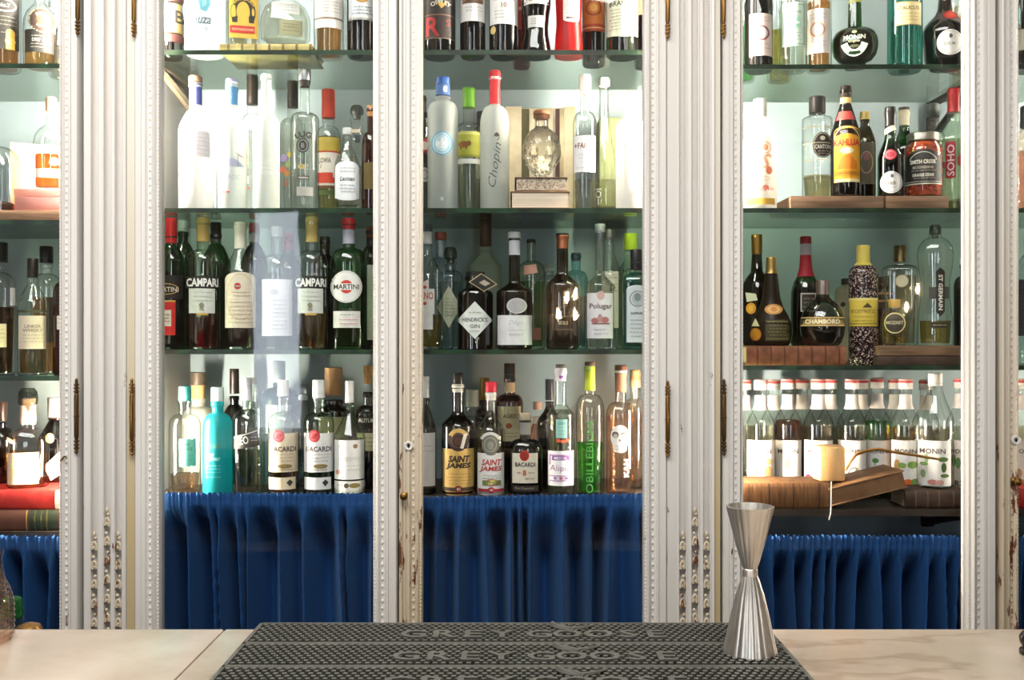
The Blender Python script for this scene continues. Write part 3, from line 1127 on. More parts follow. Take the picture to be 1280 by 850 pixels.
# ------------------------------------------------------------------ jigger
m, nt, out = newmat('jigger_steel')
b = princ(nt, hx('#cfcac4'), .2, 1)
n = noise(nt, 60, 4, objco(nt, (1, 1, .15))); r = ramp(nt, n.outputs['Fac'], [(.3, hx('#ccc7c0')), (.7, hx('#ebe6df'))])
nt.links.new(r.outputs['Color'], b.inputs['Base Color'])
rr = nt.nodes.new('ShaderNodeMapRange'); rr.inputs['To Min'].default_value = .3; rr.inputs['To Max'].default_value = .46
nt.links.new(n.outputs['Fac'], rr.inputs['Value']); nt.links.new(rr.outputs[0], b.inputs['Roughness'])
nt.links.new(b.outputs[0], out.inputs['Surface'])
dj = 1.178
jz = ZC + .0099
jig = empty('jigger', (X(937.5, dj), dj, jz), 'tall fluted steel double jigger standing on the black rubber mat', 'jigger', None, .35)
k = dj / F
zj = lambda y: Z(y, dj) - jz


def fluted(m, pts, nfl, amp, seg, inner=False):
    v = []; f = []
    for (r, z, a) in pts:
        for i in range(seg):
            q = 2 * math.pi * i / seg
            c = abs(math.cos(q * nfl / 2))
            rr = r - amp * a * (1 - c)
            v.append((rr * math.cos(q), rr * math.sin(q), z))
    for j in range(len(pts) - 1):
        for i in range(seg):
            i2 = (i + 1) % seg
            f.append((j * seg + i, j * seg + i2, (j + 1) * seg + i2, (j + 1) * seg + i))
    m.add(v, f)


m = MB()
zw = zj(716)
fluted(m, [(34 * k, 0, 1), (33.8 * k, .001, 1), (29 * k, zw * .22, 1), (23.5 * k, zw * .48, 1), (17.5 * k, zw * .73, .9), (12 * k, zw * .90, .5), (9 * k, zw * .97, .1)], 18, .0010, 180)
m.build('large_cup', MATS['jigger_steel'], jig, 50)
m = MB()
m.lathe([(8.5 * k, zj(722)), (9.3 * k, zj(721)), (9.5 * k, zj(718)), (9.5 * k, zj(713)), (9.3 * k, zj(711)), (8.5 * k, zj(710))], 32)
m.build('waist_ring', MATS['jigger_steel'], jig, 30)
m = MB()
zt_ = zj(634)
Q = [(8.6 * k, zj(711), .1), (12.5 * k, zj(700), .6), (18 * k, zj(680), .9), (24 * k, zj(656), .9), (29.6 * k, zt_, .5), (30 * k, zt_ + .0012, .2)]
fluted(m, Q, 18, .0008, 180)
fluted(m, [(a - .0009, b + .0003, c) for a, b, c in Q], 18, .0008, 180)
fluted(m, [(30 * k, zt_ + .0012, .2), (30 * k - .0009, zt_ + .0015, .2)], 18, .0008, 180)
m.lathe([(8 * k, zj(708)), (.0002, zj(708))], 24, capb=False)
m.build('small_cup', MATS['jigger_steel'], jig, 50)

# ------------------------------------------------------------------ things at the counter's ends
jd = 1.25
jar = empty('glass_carafe', (X(-22, jd), jd, ZC), 'ribbed clear glass carafe at the very edge of the picture, standing on the marble', 'carafe')
kk = jd / F; zj2 = lambda y: Z(y, jd) - ZC
P = [(30, 803), (34, 800), (36, 790), (36, 770), (35.5, 752), (32, 738), (26, 724), (23, 712), (22, 700), (24, 690), (25, 688)]
m = MB(); m.lathe([(a * kk, max(0, zj2(b))) for a, b in P], 30, capt=False)
for i in range(9):
    y = 735 + i * 7
    for a, b in zip(P, P[1:]):
        if b[1] <= y <= a[1]:
            rr = a[0] + (b[0] - a[0]) * (a[1] - y) / (a[1] - b[1])
            m.tube([((rr + .4) * kk * math.cos(q * math.pi / 14), (rr + .4) * kk * math.sin(q * math.pi / 14), zj2(y + 3 * math.sin(q * .8))) for q in range(28)], .0011, 5, closed=True)
            break
m.build('body', glass('pink'), jar, 40)
d5 = 1.42
gb = empty('glass_bottle', (X(15, d5), d5, .6903), 'clear bottle with a green stopper standing behind the counter edge beside the carafe', 'bottle')
kk = d5 / F; z5 = lambda y: Z(y, d5) - .69
m = MB(); m.lathe([(.030, 0), (.034, .004), (.034, z5(840)), (.028, z5(815)), (13.5 * kk, z5(795)), (13 * kk, z5(780)), (13.5 * kk, z5(774)), (13 * kk, z5(771))], 26, capt=False)
m.build('glass_body', glass('greenish'), gb, 40)
m = MB(); m.lathe([(13.5 * kk, z5(771)), (14 * kk, z5(768)), (13 * kk, z5(766)), (13.3 * kk, z5(763)), (12.5 * kk, z5(757)), (11.5 * kk, z5(749)), (9 * kk, z5(747))], 24, m=frost('#1d6b34', .3))
m.build('stopper', None, gb, 40)
d6 = 1.345
lm = empty('jar', (X(36, d6), d6, .6903), 'small jar with a brass lid, its rim just showing over the counter edge', 'jar')
z6 = lambda y: Z(y, d6) - .69
m = MB(); m.lathe([(.014, 0), (.016, .003), (.016, z6(795))], 22); m.build('glass_body', glass('amber'), lm)
m = MB(); m.lathe([(.0165, z6(795)), (.0165, z6(786)), (.014, z6(782)), (.006, z6(779))], 22); m.build('lid', M_BRASS, lm)
d7 = 1.20
pm = empty('pepper_mill', (X(1288.5, d7), d7, ZC), 'dark round-headed object standing at the far end of the marble counter', 'mill')
m = MB(); m.lathe([(.010, 0), (.012, .001), (.0125, .006), (.010, .008)], 24); m.build('base', plastic('#1a1715', .4), pm, 40)
m = MB(); m.sphere((0, 0, .018), .0125, None, 24, 14, (1, 1, .95)); m.build('head', plastic('#17151a', .25), pm, 60)


# ------------------------------------------------------------------ books, blocks and boxes
def leather(key, c1, c2): return simple(key, c1, c2, 40, .6, (1, 1, 1), .3)


M_PAGES = simple('book_pages', '#d2bfa0', '#b89f7c', 260, .8, (.02, .02, 1), .2)
M_PAGESW = simple('pale_book_pages', '#e6d7c3', '#cdb8a0', 260, .8, (.02, .02, 1), .2)
M_MARBLED = simple('marbled_page_edge', '#5a4a3c', '#d8c8b0', 260, .7)


def book(label, x0, x1, y0, y1, d, depth, zbase, cover, pages=None, face='pages', rz=0, roll=0, group='old books on the shelves', bands=None, capcol=None, name='book'):
    """a closed book lying flat; the long side towards the viewer is its spine or its fore edge"""
    k = d / F
    w = (x1 - x0) * k; h = (y1 - y0) * k
    o = empty(name, (X((x0 + x1) / 2, d), d + depth / 2, zbase), label, 'book', group, rz)
    o.rotation_euler = (0, roll, rz)
    t = .003
    m = MB()
    a, b = -w / 2, w / 2
    f = -depth / 2
    m.box(a, b, f, -f, 0, t, None, .0008); m.box(a, b, f, -f, h - t, h, None, .0008)
    if face == 'spine':
        n = 8; v = []; fc = []
        for i in range(n + 1):
            q = math.pi * (i / n - .5)
            yy, zz = f - .006 * math.cos(q) - .0001, h / 2 + h / 2 * math.sin(q)
            v += [(a, yy, zz), (b, yy, zz), (a, f + .004, zz), (b, f + .004, zz)]
        for i in range(n):
            p = i * 4
            fc += [(p, p + 1, p + 5, p + 4), (p, p + 4, p + 6, p + 2), (p + 1, p + 3, p + 7, p + 5)]
        m.add(v, fc)
    else:
        m.box(a, b, -f - .004, -f, 0, h, None)
    m.build('cover', cover, o, 40)
    m = MB(); m.box(a + .004, b - .004, f + (.003 if face != 'spine' else .004), -f - .004, t, h - t); m.build('pages', pages or M_PAGES, o, 0)
    for x_, wd, col in bands or ():
        m = MB(); n = 6; v = []; fc = []
        xa = (x_ - (x0 + x1) / 2) * k; xb = xa + wd * k
        for i in range(n + 1):
            q = math.pi * (i / n - .5) * .96
            yy, zz = f - .0066 * math.cos(q) - .0004, h / 2 + h / 2 * math.sin(q)
            v += [(xa, yy, zz), (xb, yy, zz)]
        for i in range(n): fc.append((2 * i, 2 * i + 1, 2 * i + 3, 2 * i + 2))
        m.add(v, fc, paper(col))
        m.build('spine_band', None, o, 60)
    return o


def block(name, label, cat, x0, x1, y0, y1, d, depth, zbase, mat, rz=0, group=None, bev=.002):
    k = d / F
    w = (x1 - x0) * k; h = (y1 - y0) * k
    m = MB(); m.box(-w / 2, w / 2, -depth / 2, depth / 2, 0, h, mat, bev)
    o = m.build(name, None, None, 30)
    o.location = (X((x0 + x1) / 2, d), d + depth / 2, zbase); o.rotation_euler = (0, 0, rz)
    return tag(o, label, cat, group)


M_OAK = simple('weathered_wood', '#573f2a', '#80624a', 18, .6, (.6, 3, 8), .3)
M_PALEWOOD = simple('pale_wood', '#d9a566', '#e6bb82', 14, .55, (6, 6, .6), .1)
M_LEATHER1 = leather('red_brown_leather', '#64391f', '#965c40')
M_LEATHER2 = leather('dark_brown_leather', '#2b1c14', '#4a3226')
M_RED = leather('red_book_cloth', '#9c1f1c', '#b8332c')
M_TAN = leather('tan_book_cloth', '#6a472c', '#82603f')
M_SPINE = simple('worn_leather_spine', '#452a14', '#7d552f', 30, .6, (6, 1, .6), .3)
# ================================================================== middle cabinet, top shelf
PL = dict  # readability only
INK = '#2a2622'; GREYI = '#8d8a86'; CREAM = '#efe6d2'; WHT = '#f2efe9'
B('brown bottle with a cream and dark label beside the white door edge', 2.535, 214, 28, -95, 'C1', -20, -60, 12, gl='brown', liq=('#5a2410', -10),
  cap=('screw', '#2a1a14', -96, -75, 13), L=[[R(203, 229, -14, 6, '#3a1714'), R(206, 228, 8, 44, '#c9a765'), R(211, 224, 10, 42, '#d8bd80'), T('B', 224, 24, 16, INK), R(203, 230, 46, 56, '#4a1d18')]])
B('frosted pale bottle with a blue feathered bird and drop', 2.505, 256.5, 49, -90, 'C1', -25, -62, 17, gl='clear', mat=frost('#e9eeec', .3), cap=('plain', '#d8dbe0', -92, -62, 20),
  L=[[PG([(250, -30), (258, -30), (263, 12), (258, 22), (251, 20), (248, 8)], '#6fb7c9'), PG([(252, -10), (257, -8), (258, 14), (253, 16)], '#9fd4de'), T('Sauza', 250, 31, 12, '#4a6078', shear=.3, w=27),
      RING(238, 18, 8, 9, 1.2, '#7b93a8', a0=60, a1=250), RING(240, 16, 10, 11, 1.2, '#7b93a8', a0=80, a1=240), RING(242, 14, 13, 12, 1.2, '#7b93a8', a0=100, a1=220),
      T('Y', 240, 44, 6, '#8496a5'), T('Y', 258, 44, 6, '#8496a5'), LN(276, 282, range(0, 50, 6), '#b7c0c2')]])
zbk = ZS['C1'] + 10.5 * 2.5 / F
book('low book with a pale sectioned spine under the yellow-labelled and the domed bottle', 275, 390, 0, 10, 2.47, .16, ZS['C1'] + .0002, leather('pale_gold_leather', '#9a8a50', '#c8b878'), face='spine',
     bands=[(285 + i * 17, 3, '#6b5a30') for i in range(7)])
B('square bottle with a bright yellow label and dark horseshoe', 2.555, 305, 38, -100, 'C1', -30, -60, 15, z0=ZS['C1'] + 10 * 2.47 / F + .0008, n=6, dr=.8, cap=('cork', '#3a2a1a', -104, -85, 17), liq=('#f3dfae', -25),
  L=[[R(287, 322, -30, 52, '#e8bf4e'), RING(304, 20, 15, 20, 7, '#2c2418', a0=-25, a1=205), PG([(290.4, 27), (297.5, 25), (297, 33), (291, 33)], '#2c2418'), PG([(317.6, 27), (310.5, 25), (311, 33), (317, 33)], '#2c2418'),
      T('HERRADURA', 304, 3.5, 4, '#e8bf4e', arc=15, w=34), R(288, 318, 37, 46, '#c8342a'), T('REPOSADO', 301, 41.5, 3, '#f0c8a0', w=20), T('100%', 314, 41.5, 3, '#f0c8a0', w=6)]])
B('wide dome-shouldered clear bottle standing on the pale book', 2.55, 357, 62, -60, 'C1', z0=ZS['C1'] + 10 * 2.47 / F + .0008, pts=[(52, 54), (50, 60), (30, 62), (22, 60), (10, 50), (3, 34), (0, 22), (-6, 20), (-30, 20), (-32, 23), (-38, 23)],
  dr=.6, liq=('#f0eee0', 8), cap=('cork', '#d8cdb0', -60, -30, 24), L=[[R(349, 377, 30, 49, '#a5a481'), R(351, 375, 31, 48, '#b5b38e'), LN(353, 373, (35, 39, 43), '#8d8b68')], [R(340, 374, 6, 22, '#e8e8e2'), LN(343, 371, (10, 14, 18), '#b9bbb6')]])
B('bottle with a white label above golden brown liquor, next to the dark white-labelled one', FR, 411, 37, -100, 'C1', -30, -68, 13, liq=('#b8752f', -22), cap=('foil', '#caa76a', -102, -62),
  L=[[R(394, 428, -30, 27, '#efe9e2'), T('R', 402, 1, 10, '#a07f5a', shear=.3), LN(397, 426, (8, 12, 16, 20), '#b9b2aa'), R(394, 428, 27, 29.5, '#8a7a66'), R(394, 428, 29.5, 32, '#efe9e2'), R(394, 428, 32, 40, '#f3efe8')]])
B('near-black bottle with a silver-grey label and gilt crest', FR, 452, 36, -98, 'C1', -28, -66, 13, gl='black', liq=('#2a2822', -20), cap=('foil', '#1d1b18', -100, -60),
  L=[[R(436, 468, -25, 30, '#d9dde0'), E(452, 0, 10, 9, '#b08a4a'), E(452, 0, 7, 6, '#d8bd86'), LN(439, 466, (14, 18, 22), '#6c7a8a'), R(436, 468, 27, 29, '#b8b6ae')]])
# centre-right door
B('black bottle with a large red initial on its label', FR, 549, 41, -85, 'C1', -20, -50, 17, gl='black', liq=('#1d100c', -18), cap=('screw', '#191513', -86, -62, 18),
  L=[[R(531, 568, -30, 52, '#1b1715'), T('OFFLEY', 551, 9, 5.5, '#e5ddcc', arc=22, w=26), PG([(546, 10), (558, 10), (552, 17)], '#c9a04c'), R(531, 568, 24.5, 53, '#2a1d19'), T('R', 541, 39, 24, '#b22a2e', w=17), T('S', 560, 34, 9, '#8a2a2a'), R(531, 568, 24, 25.2, '#8a6a55'), R(531, 568, 53, 54, '#7a6a5a')]])
B('dark wine-shaped bottle with a small landscape on a white label', FR, 591, 32, -115, 'C1', -25, -62, 11, gl='black', cap=('foil', '#3b1a1e', -117, -70), liq=('#1e0c0c', -25),
  L=[[R(575.5, 607, -28, 31, '#e9e6e2'), R(578, 604, -5, 9, '#8a6a50'), PG([(579, 9), (586, 0), (592, 5), (597, -3), (603, 9)], '#5e4434'), LN(580, 603, (14, 18), '#bab5b0')]])
B('navy-dark bottle with a wide white label bearing the number ten', FR, 629.5, 36, -98, 'C1', -26, -64, 13, gl='black', cap=('foil', '#17171c', -100, -60), liq=('#171a22', -22),
  L=[[R(612.5, 647, -30, 35, '#ece9e4'), T("TAYLOR'S", 630, 3.5, 4.5, '#4a4a4a', w=27), T('10', 630, 11.5, 6.5, '#7a3a2c'), LN(618, 642, (19, 23, 27), '#a9a6a2'), E(616.5, 42, 3.4, 5, '#d8c07c')]])
B('slim red bottle squeezed behind the ten-numbered bottle', MD, 652, 22, -60, 'C1', -20, -40, 10, gl='red', liq=('#7a1a14', -15), cap=('screw', '#8a1a16', -62, -46, 11), L=[[R(646, 652, -20, 40, '#a5342a'), R(646, 652, 12, 16, '#d8a08a')]])
B('black cruet-shaped bottle with a narrow waist and a small square label', FR, 670.5, 37, -70, 'C1', pts=[(72, 36), (66, 37), (58, 35), (46, 30), (36, 29), (20, 32), (8, 36), (-4, 36), (-16, 28), (-26, 14), (-64, 12), (-66, 14), (-70, 14)], gl='black',
  cap=('cork', '#1c1815', -78, -64, 16), liq=('#141010', -8), L=[[R(655, 686, -4, 10, '#e6e1da'), T('FLAVIUS', 670, 4, 4.5, '#7a3a30', w=24)], [R(660, 680, 24, 38, '#dcd9d2'), LN(663, 677, (28, 31, 34), '#9b9892')]])
B('scarlet bottle with a long white rounded label', FR, 711, 36, -90, 'C1', pts=[(72, 35), (68, 36), (50, 34), (30, 31), (0, 33), (-30, 35), (-45, 28), (-60, 13), (-86, 12), (-90, 13)], gl='red', mat=frost('#c81a16', .22), cap=('screw', '#a01512', -94, -76, 15),
  L=[[R(704, 724, -30, 28, '#e9e2dc'), E(714, 28, 10, 4, '#e9e2dc'), T('ALIZE', 714, 6, 10, '#b9a8a0', rot=90, w=14), LN(708, 720, (18, 21), '#b0a8a2'), R(708, 720, 26, 28, '#5a4a48')]])
B('dark bottle with an orange-gold patterned label, next to the scarlet bottle', 2.60, 742, 29, -88, 'C1', -25, -58, 11, gl='brown', liq=('#2a0f06', -18), cap=('screw', '#2a1612', -90, -70, 12),
  L=[[R(728, 756, -25, 40, '#c8702a'), RING(742, 14, 10, 10, 2, '#8a3a16'), E(742, 14, 5, 5, '#e0a24a'), R(728, 756, 34, 43, '#a8401c'), R(728, 756, 38, 39.5, '#e0b070')]])
B('dark green bottle with a tall pale greenish label of bold capitals', FR, 778, 40, -105, 'C1', -30, -70, 13, gl='dkgreen', cap=('foil', '#233a26', -107, -65), liq=('#20200f', -25),
  L=[[R(758, 797, -30, 48, '#d7d8bf'), PG([(758, 47), (797, 47), (797, 49), (778, 51.5), (758, 49)], '#d7d8bf'), T('FERNET', 778, 2.5, 6.5, '#2e3324', w=32), T('BRANCA', 778, 10, 6.5, '#2e3324', w=32), LN(761, 795, range(18, 46, 4), '#8f957c')]])
B('dark bottle half hidden by the door edge on the top shelf', MD, 806, 26, -80, 'C1', -20, -50, 11, gl='black', cap=('screw', '#191513', -82, -60, 12), L=[[R(796, 816, -15, 22, '#8a6a44')]])

# ================================================================== middle cabinet, second shelf
FW = frost('#f4f4f2', .18); FC = frost('#e6eae6', .42)
B('opaque white bottle with a blue neck band and cork top', FR, 244.5, 41, 104, 'C2', 165, 138, 15, 'bord', mat=FW, cap=('plain', '#8a6a52', 95.5, 103, 17),
  NL=[(106, 132, '#4a4f8e')], L=[[R(240, 262, 166, 199, '#ece6ea'), LN(242, 260, range(170, 197, 5), '#d0c4cc'), E(238, 158, 3, 2.6, '#d89a90'), T('3', 238, 158, 3.4, '#a8443c')]])
B('frosted bottle with a violet-silver cap and a little hillside picture', FR, 290, 37, 106, 'C2', 162, 146, 14, 'bord', mat=FC, cap=('plain', '#8a86b4', 99, 103, 15),
  NL=[(101, 106, '#d8d8e0'), (106, 132, '#3f78a8')], L=[[T('CIROC', 291, 119, 4.5, '#e8eef2', w=11, rot=90), PG([(279, 211), (284, 203), (291, 200), (298, 204), (306, 211)], '#9a9fb4'), R(296.5, 297.5, 195, 211, '#7d7f92'), PG([(293, 193), (300, 196), (307, 200), (299, 198)], '#8a7a78'),
      T('CIROC', 289, 224, 6, '#9aa0b0', w=22), LN(281, 297, (230, 234), '#b3b5c2'), R(278, 281.5, 241.5, 243.5, '#c06a5a'), R(283, 287, 241.5, 243.5, '#b84038')]])
B('clear bottle with a black neck and mirrored gold print, behind the two frosted ones', BK, 315.5, 27, 95, 'C2', 158, 143, 13, 'round', cap=('screw', '#241e16', 94.5, 131, 14), NL=[], liq=('#f2f2ea', 165),
  L=[[R(306, 311, 180, 208, '#d9c27c'), T('VO', 308, 217, 7, '#7d7a78'), R(308, 312, 236, 239, '#c0503e'), R(305, 311, 222, 232, '#e3e0dc')]])
B('tall frosted bottle in front of the black-necked ones, pale lettering round its middle', 2.49, 333, 32.5, 94, 'C2', 154, 143, 12.5, 'bord', mat=FC, cap=('plain', '#dfe4ea', 93, 101, 13),
  L=[[T('EFFEN', 334, 206, 8, '#b9bcb6', w=25), R(319, 347, 212, 213, '#c3c6c0'), T('VODKA', 334, 218, 5, '#c3c6c0', w=22)]])
B('clear bottle with black neck and small floral print behind the round black emblem bottle', BK, 366, 31, 103, 'C2', 160, 148, 13, 'round', cap=('screw', '#231d18', 102, 135, 13.5), liq=('#f4f4ec', 150),
  L=[[E(355, 200, 4, 5, '#a58fc0'), E(360, 208, 3, 4, '#8aa05a'), E(354, 214, 4, 4, '#c9685a'), E(359, 219, 3.5, 4, '#c08a4a'), T('G', 357, 231, 7, '#c0604a'), E(362, 196, 3, 3, '#d8c24a')]])
B('clear bottle with a silver cap, arched black word and round black emblem', FR, 381, 35, 100, 'C2', 150, 141, 12, 'square', cap=('plain', '#c9ccd0', 87, 101, 15, 'metal'), liq=('#f3f4f0', 140),
  NL=[(101, 109, '#2a2622')], L=[[T('LUG.', 380.5, 171, 7.5, '#2a2622', arc=20, w=23, bold=.03), E(378.5, 185, 7.6, 9, '#34322e'), RING(378.5, 185, 6, 7.2, .8, '#9a9890'), T('B', 378.5, 185, 6, '#8d8b85'), E(377, 211, 4.5, 3, '#b9a86a'), T('m', 377, 211, 3, '#7d6a36'), R(372, 386, 222.5, 227, '#2a2622'), T('VODKA', 379, 224.8, 2.6, '#e8e6e0'), R(371, 391, 236, 247, '#a6a49c')]])
B('bottle with a scarlet cap and a gold and red banded label', MD, 410.5, 31, 148, 'C2', 178, 158, 14, 'round', gl='clear', cap=('plain', '#d3452e', 112, 148, 16.5), liq=('#c4b05a', 172),
  L=[[R(397, 425, 174, 191, '#c2a94a'), R(397, 425, 191, 193, '#c0442e'), R(397, 425, 193, 234, '#f0e6d8'), T('LOWA', 406, 203, 6.5, '#5a4a42', w=15), T('J', 401, 210, 5, '#5a4a42'), R(397, 416, 218, 224, '#d4452e'), R(397, 425, 224, 231, '#dc4a34'), R(397, 425, 234, 238, '#6b4a2c'), R(397, 425, 240, 246, '#5a6a3a')]],
  NL=[(138, 139, '#b23018')])
B('small rounded clear bottle with an oval white label and corded neck', FR, 434, 34, 168, 'C2', pts=[(257, 28), (255, 31), (240, 33), (215, 33), (203, 30), (190, 20), (184, 11), (170, 10), (168, 12), (164, 12)], dr=.75, liq=('#f0f0ea', 196), cap=('plain', '#c9ccc8', 160, 169, 12),
  L=[[ARCH(419, 449, 203, 249, '#eef0f2', 8), E(434, 248, 14, 4, '#eef0f2'), T('Lacman', 434, 225, 5.5, '#4a4c50', shear=.3, w=18), LN(424, 444, (212, 216, 233, 237, 241), '#a9b0b8')]])
B('clear bottle with a flat clear stopper and silver tag behind the oval-labelled one', BK, 446, 38, 148, 'C2', 182, 166, 15, 'round', cap=('glass', '', 132, 149, 17), liq=('#e8e2d2', 210), L=[[R(440, 450, 163, 168, '#e9d9c8'), PG([(443, 172), (451, 172), (450, 182), (444, 182)], '#3a4450')]])
B('honey coloured bottle half cut off by the door post on the second shelf', 2.53, 464, 24, 135, 'C2', 185, 165, 10, 'round', cap=('plain', '#c98f5a', 132, 146, 11), gl='amber', liq=('#e0aa5a', 190), L=[[R(455, 470, 205, 238, '#6b5a2e')]])

B('dark-capped bottle with a red round seal, mostly hidden by the worn door edge', MD, 526, 24, 122, 'C2', 152, 140, 13, 'round', gl='grey', cap=('screw', '#2a221c', 120, 146, 14), L=[[E(531, 184, 7, 9, '#b83a3a'), E(531, 184, 4, 5.5, '#e8d8d4'), E(531, 220, 6, 9, '#c9c9c4'), RING(531, 220, 4, 6, 1, '#4a4a48'), R(522, 537, 196, 204, '#2f2b28')]])
B('tall frosted cylinder bottle with a blue cap and pale blue lily emblem', FR, 553.5, 38, 121, 'C2', 142, 127, 17, 'round', mat=frost('#dde3e2', .35), cap=('plain', '#2f5fa8', 97, 106, 18),
  NL=[(106.5, 120, '#4a6ea8')], L=[[E(549, 113, 3, 4, '#c9d6ea'), E(557, 113, 3, 4, '#c9d6ea')], [E(552.5, 182.5, 13.5, 15, '#6ea6c2'), E(552.5, 182.5, 11.5, 13, '#bcd9e4'), RING(552.5, 182.5, 10, 11.5, 1, '#6ea6c2'), E(552.5, 182, 2.2, 7, '#f1f6f8'), E(547.5, 183, 2.6, 3.6, '#f1f6f8'), E(557.5, 183, 2.6, 3.6, '#f1f6f8'), R(548, 557, 187, 188.5, '#f1f6f8'), E(552.5, 251, 2, 2.5, '#d6d6cf')]])
B('clear bottle with a green cap and a bison on a green label', MD, 586, 31, 134, 'C2', 162, 154, 14, 'square', cap=('plain', '#6fae2c', 110, 135, 15.5), liq=('#e8ead2', 206), L=[[R(572, 600, 167, 199, '#a7a93e'), R(572, 600, 167, 171, '#c3c46a'), E(580, 183, 7, 4, '#8a5a2a'), E(586, 182, 3, 3.4, '#7a4c22'), R(575, 577, 186, 189, '#7a4c22'), R(582, 584, 186, 189, '#7a4c22'), R(572, 600, 196, 199, '#8a8c30'), R(572, 600, 201, 207, '#e4e6de')]])
B('short bottle with a black cap tucked between the bison label and the red-necked frosted bottle', BK, 603, 24, 150, 'C2', 172, 158, 12, 'round', gl='grey', cap=('screw', '#231f26', 140, 155, 15), liq=('#8a8670', 185), L=[[R(595, 612, 190, 225, '#c9c5b8')]])
B('frosted bottle with a red neck and black handwriting running upward', FR, 618.5, 36.5, 95, 'C2', 157, 132, 13, 'round', mat=frost('#e4e8e2', .38), cap=('foil', '#cc2a30', 89, 131),
  L=[[T('CHOPIN', 620, 113, 4.6, '#f2e6e2', rot=90, w=22), R(613.5, 627.5, 97, 98.6, '#f0d8d4')], [T('Chopin', 619.5, 209, 13, '#3a342e', rot=82, shear=.35, w=55, bold=-.012), E(621, 172, 3, 2.4, '#3a342e'), RING(621, 174, 3.4, 5, .9, '#3a342e', a0=-90, a1=180)]])
book('upper of the two stacked books under the crystal skull, speckled page edge', 643.5, 709.5, 219, 236.6, FR - .055, .11, ZS['C2'] + 22 * (FR - .055) / F + .0006, leather('dark_board_cover', '#3c2a20', '#57402f'), pages=M_MARBLED)
book('lower of the two stacked books, thicker with plain pale pages', 638, 712.5, 237, 259, FR - .06, .13, ZS['C2'] + .0003, M_TAN, pages=M_PAGESW)
# gilt box with fluted front behind the skull
M_GILT = metal('#f3dfb8', .38)
gbx = empty('gift_box', (X(676, 2.64), 2.68, ZS['C2'] + .0003), 'gilt box with tall pale and dark stripes standing behind the crystal skull', 'box')
k_ = 2.64 / F; zz_ = lambda y: Z(y, 2.64) - ZS['C2']
m = MB(); m.box(-44 * k_, 44 * k_, 0, .06, 0, zz_(131), None, .001); m.build('body', M_GILT, gbx, 30)
m = MB(); m.box(-44 * k_, -24 * k_, -.012, 0, .001, zz_(130)); m.box(-14 * k_, 16 * k_, -.004, 0, .001, zz_(134)); m.box(30 * k_, 44 * k_, -.012, 0, .001, zz_(130)); m.build('front_panel', M_GILT, gbx, 0)
m = MB(); m.box(-24 * k_, -14 * k_, -.0012, 0, .002, zz_(132), paper('#6a6446')); m.box(19 * k_, 24.5 * k_, -.0012, 0, .002, zz_(132), paper('#4a2f22')); m.box(16 * k_, 19 * k_, -.003, 0, .002, zz_(134), paper('#b5aaa0')); m.build('dark_stripe', None, gbx, 0)


def crystal_skull():
    d = FR - .002; cx = 677; zb = ZS['C2'] + 40.3 * (FR - .055) / F + .0012
    k = d / F
    o = empty('crystal_bottle', (X(cx, d), d, zb), 'crystal bottle shaped like a skull with a brown cork, standing on two books', 'bottle', GROUPS['C2'], -math.atan2(X(cx, d), d))
    zz = lambda y: Z(y, d) - zb
    bm = bmesh.new()
    bmesh.ops.create_icosphere(bm, subdivisions=4, radius=1)
    rnd = random.Random(4)
    hz = zz(158) / 2
    cell = [Vector((rnd.uniform(-1, 1), rnd.uniform(-1, 1), rnd.uniform(-1, 1))).normalized() for _ in range(130)]
    for v in bm.verts:
        q = v.co.copy()
        near = sorted((q - c).length for c in cell)[:2]
        fac = 1 + rnd.uniform(-.022, .018)
        x, y, z = q.x * 24.5 * k * fac, q.y * 27 * k * fac, q.z * hz * fac
        if q.z < -.15: x *= 1 - .32 * min(1, (-q.z - .15) / .75)          # jaw
        for sx in (-1, 1):                                                 # eye sockets
            dd = ((x - sx * 9.5 * k) ** 2 + (z - (-.12 * hz)) ** 2) ** .5
            if y < 0: y += .022 * math.exp(-(dd / (5.0 * k)) ** 2)
        dd = (x * x * 2 + (z + .42 * hz) ** 2) ** .5
        if y < 0: y += .009 * math.exp(-(dd / (3.5 * k)) ** 2)
        if y < 0 and abs(z + .68 * hz) < .1 * hz: y += .003 * (1 + math.sin(x * 900))
        v.co = Vector((x, y, max(.0, z + hz)))
    m = MB(); m.bm(bm)
    mm, nt, out = newmat('cut_crystal')
    b = princ(nt, (.97, .98, .96), .0, 0, 1, 1.5)
    t = nt.nodes.new('ShaderNodeBsdfTransparent'); mx = nt.nodes.new('ShaderNodeMixShader'); mx.inputs['Fac'].default_value = .3
    nt.links.new(b.outputs[0], mx.inputs[1]); nt.links.new(t.outputs[0], mx.inputs[2]); nt.links.new(mx.outputs[0], out.inputs['Surface'])
    m.build('glass_body', mm, o, 0)
    m = MB(); m.lathe([(9 * k, zz(160)), (8.5 * k, zz(158)), (8.5 * k, zz(149)), (10.5 * k, zz(148)), (10.5 * k, zz(145)), (9.5 * k, zz(144))], 24, capt=False); m.build('neck', mm, o)
    m = MB(); m.lathe([(7.5 * k, zz(150)), (7.5 * k, zz(144)), (10.5 * k, zz(143.5)), (10.5 * k, zz(140)), (9 * k, zz(138.5))], 22); m.build('stopper', paper('#7a4a2a', .6), o)


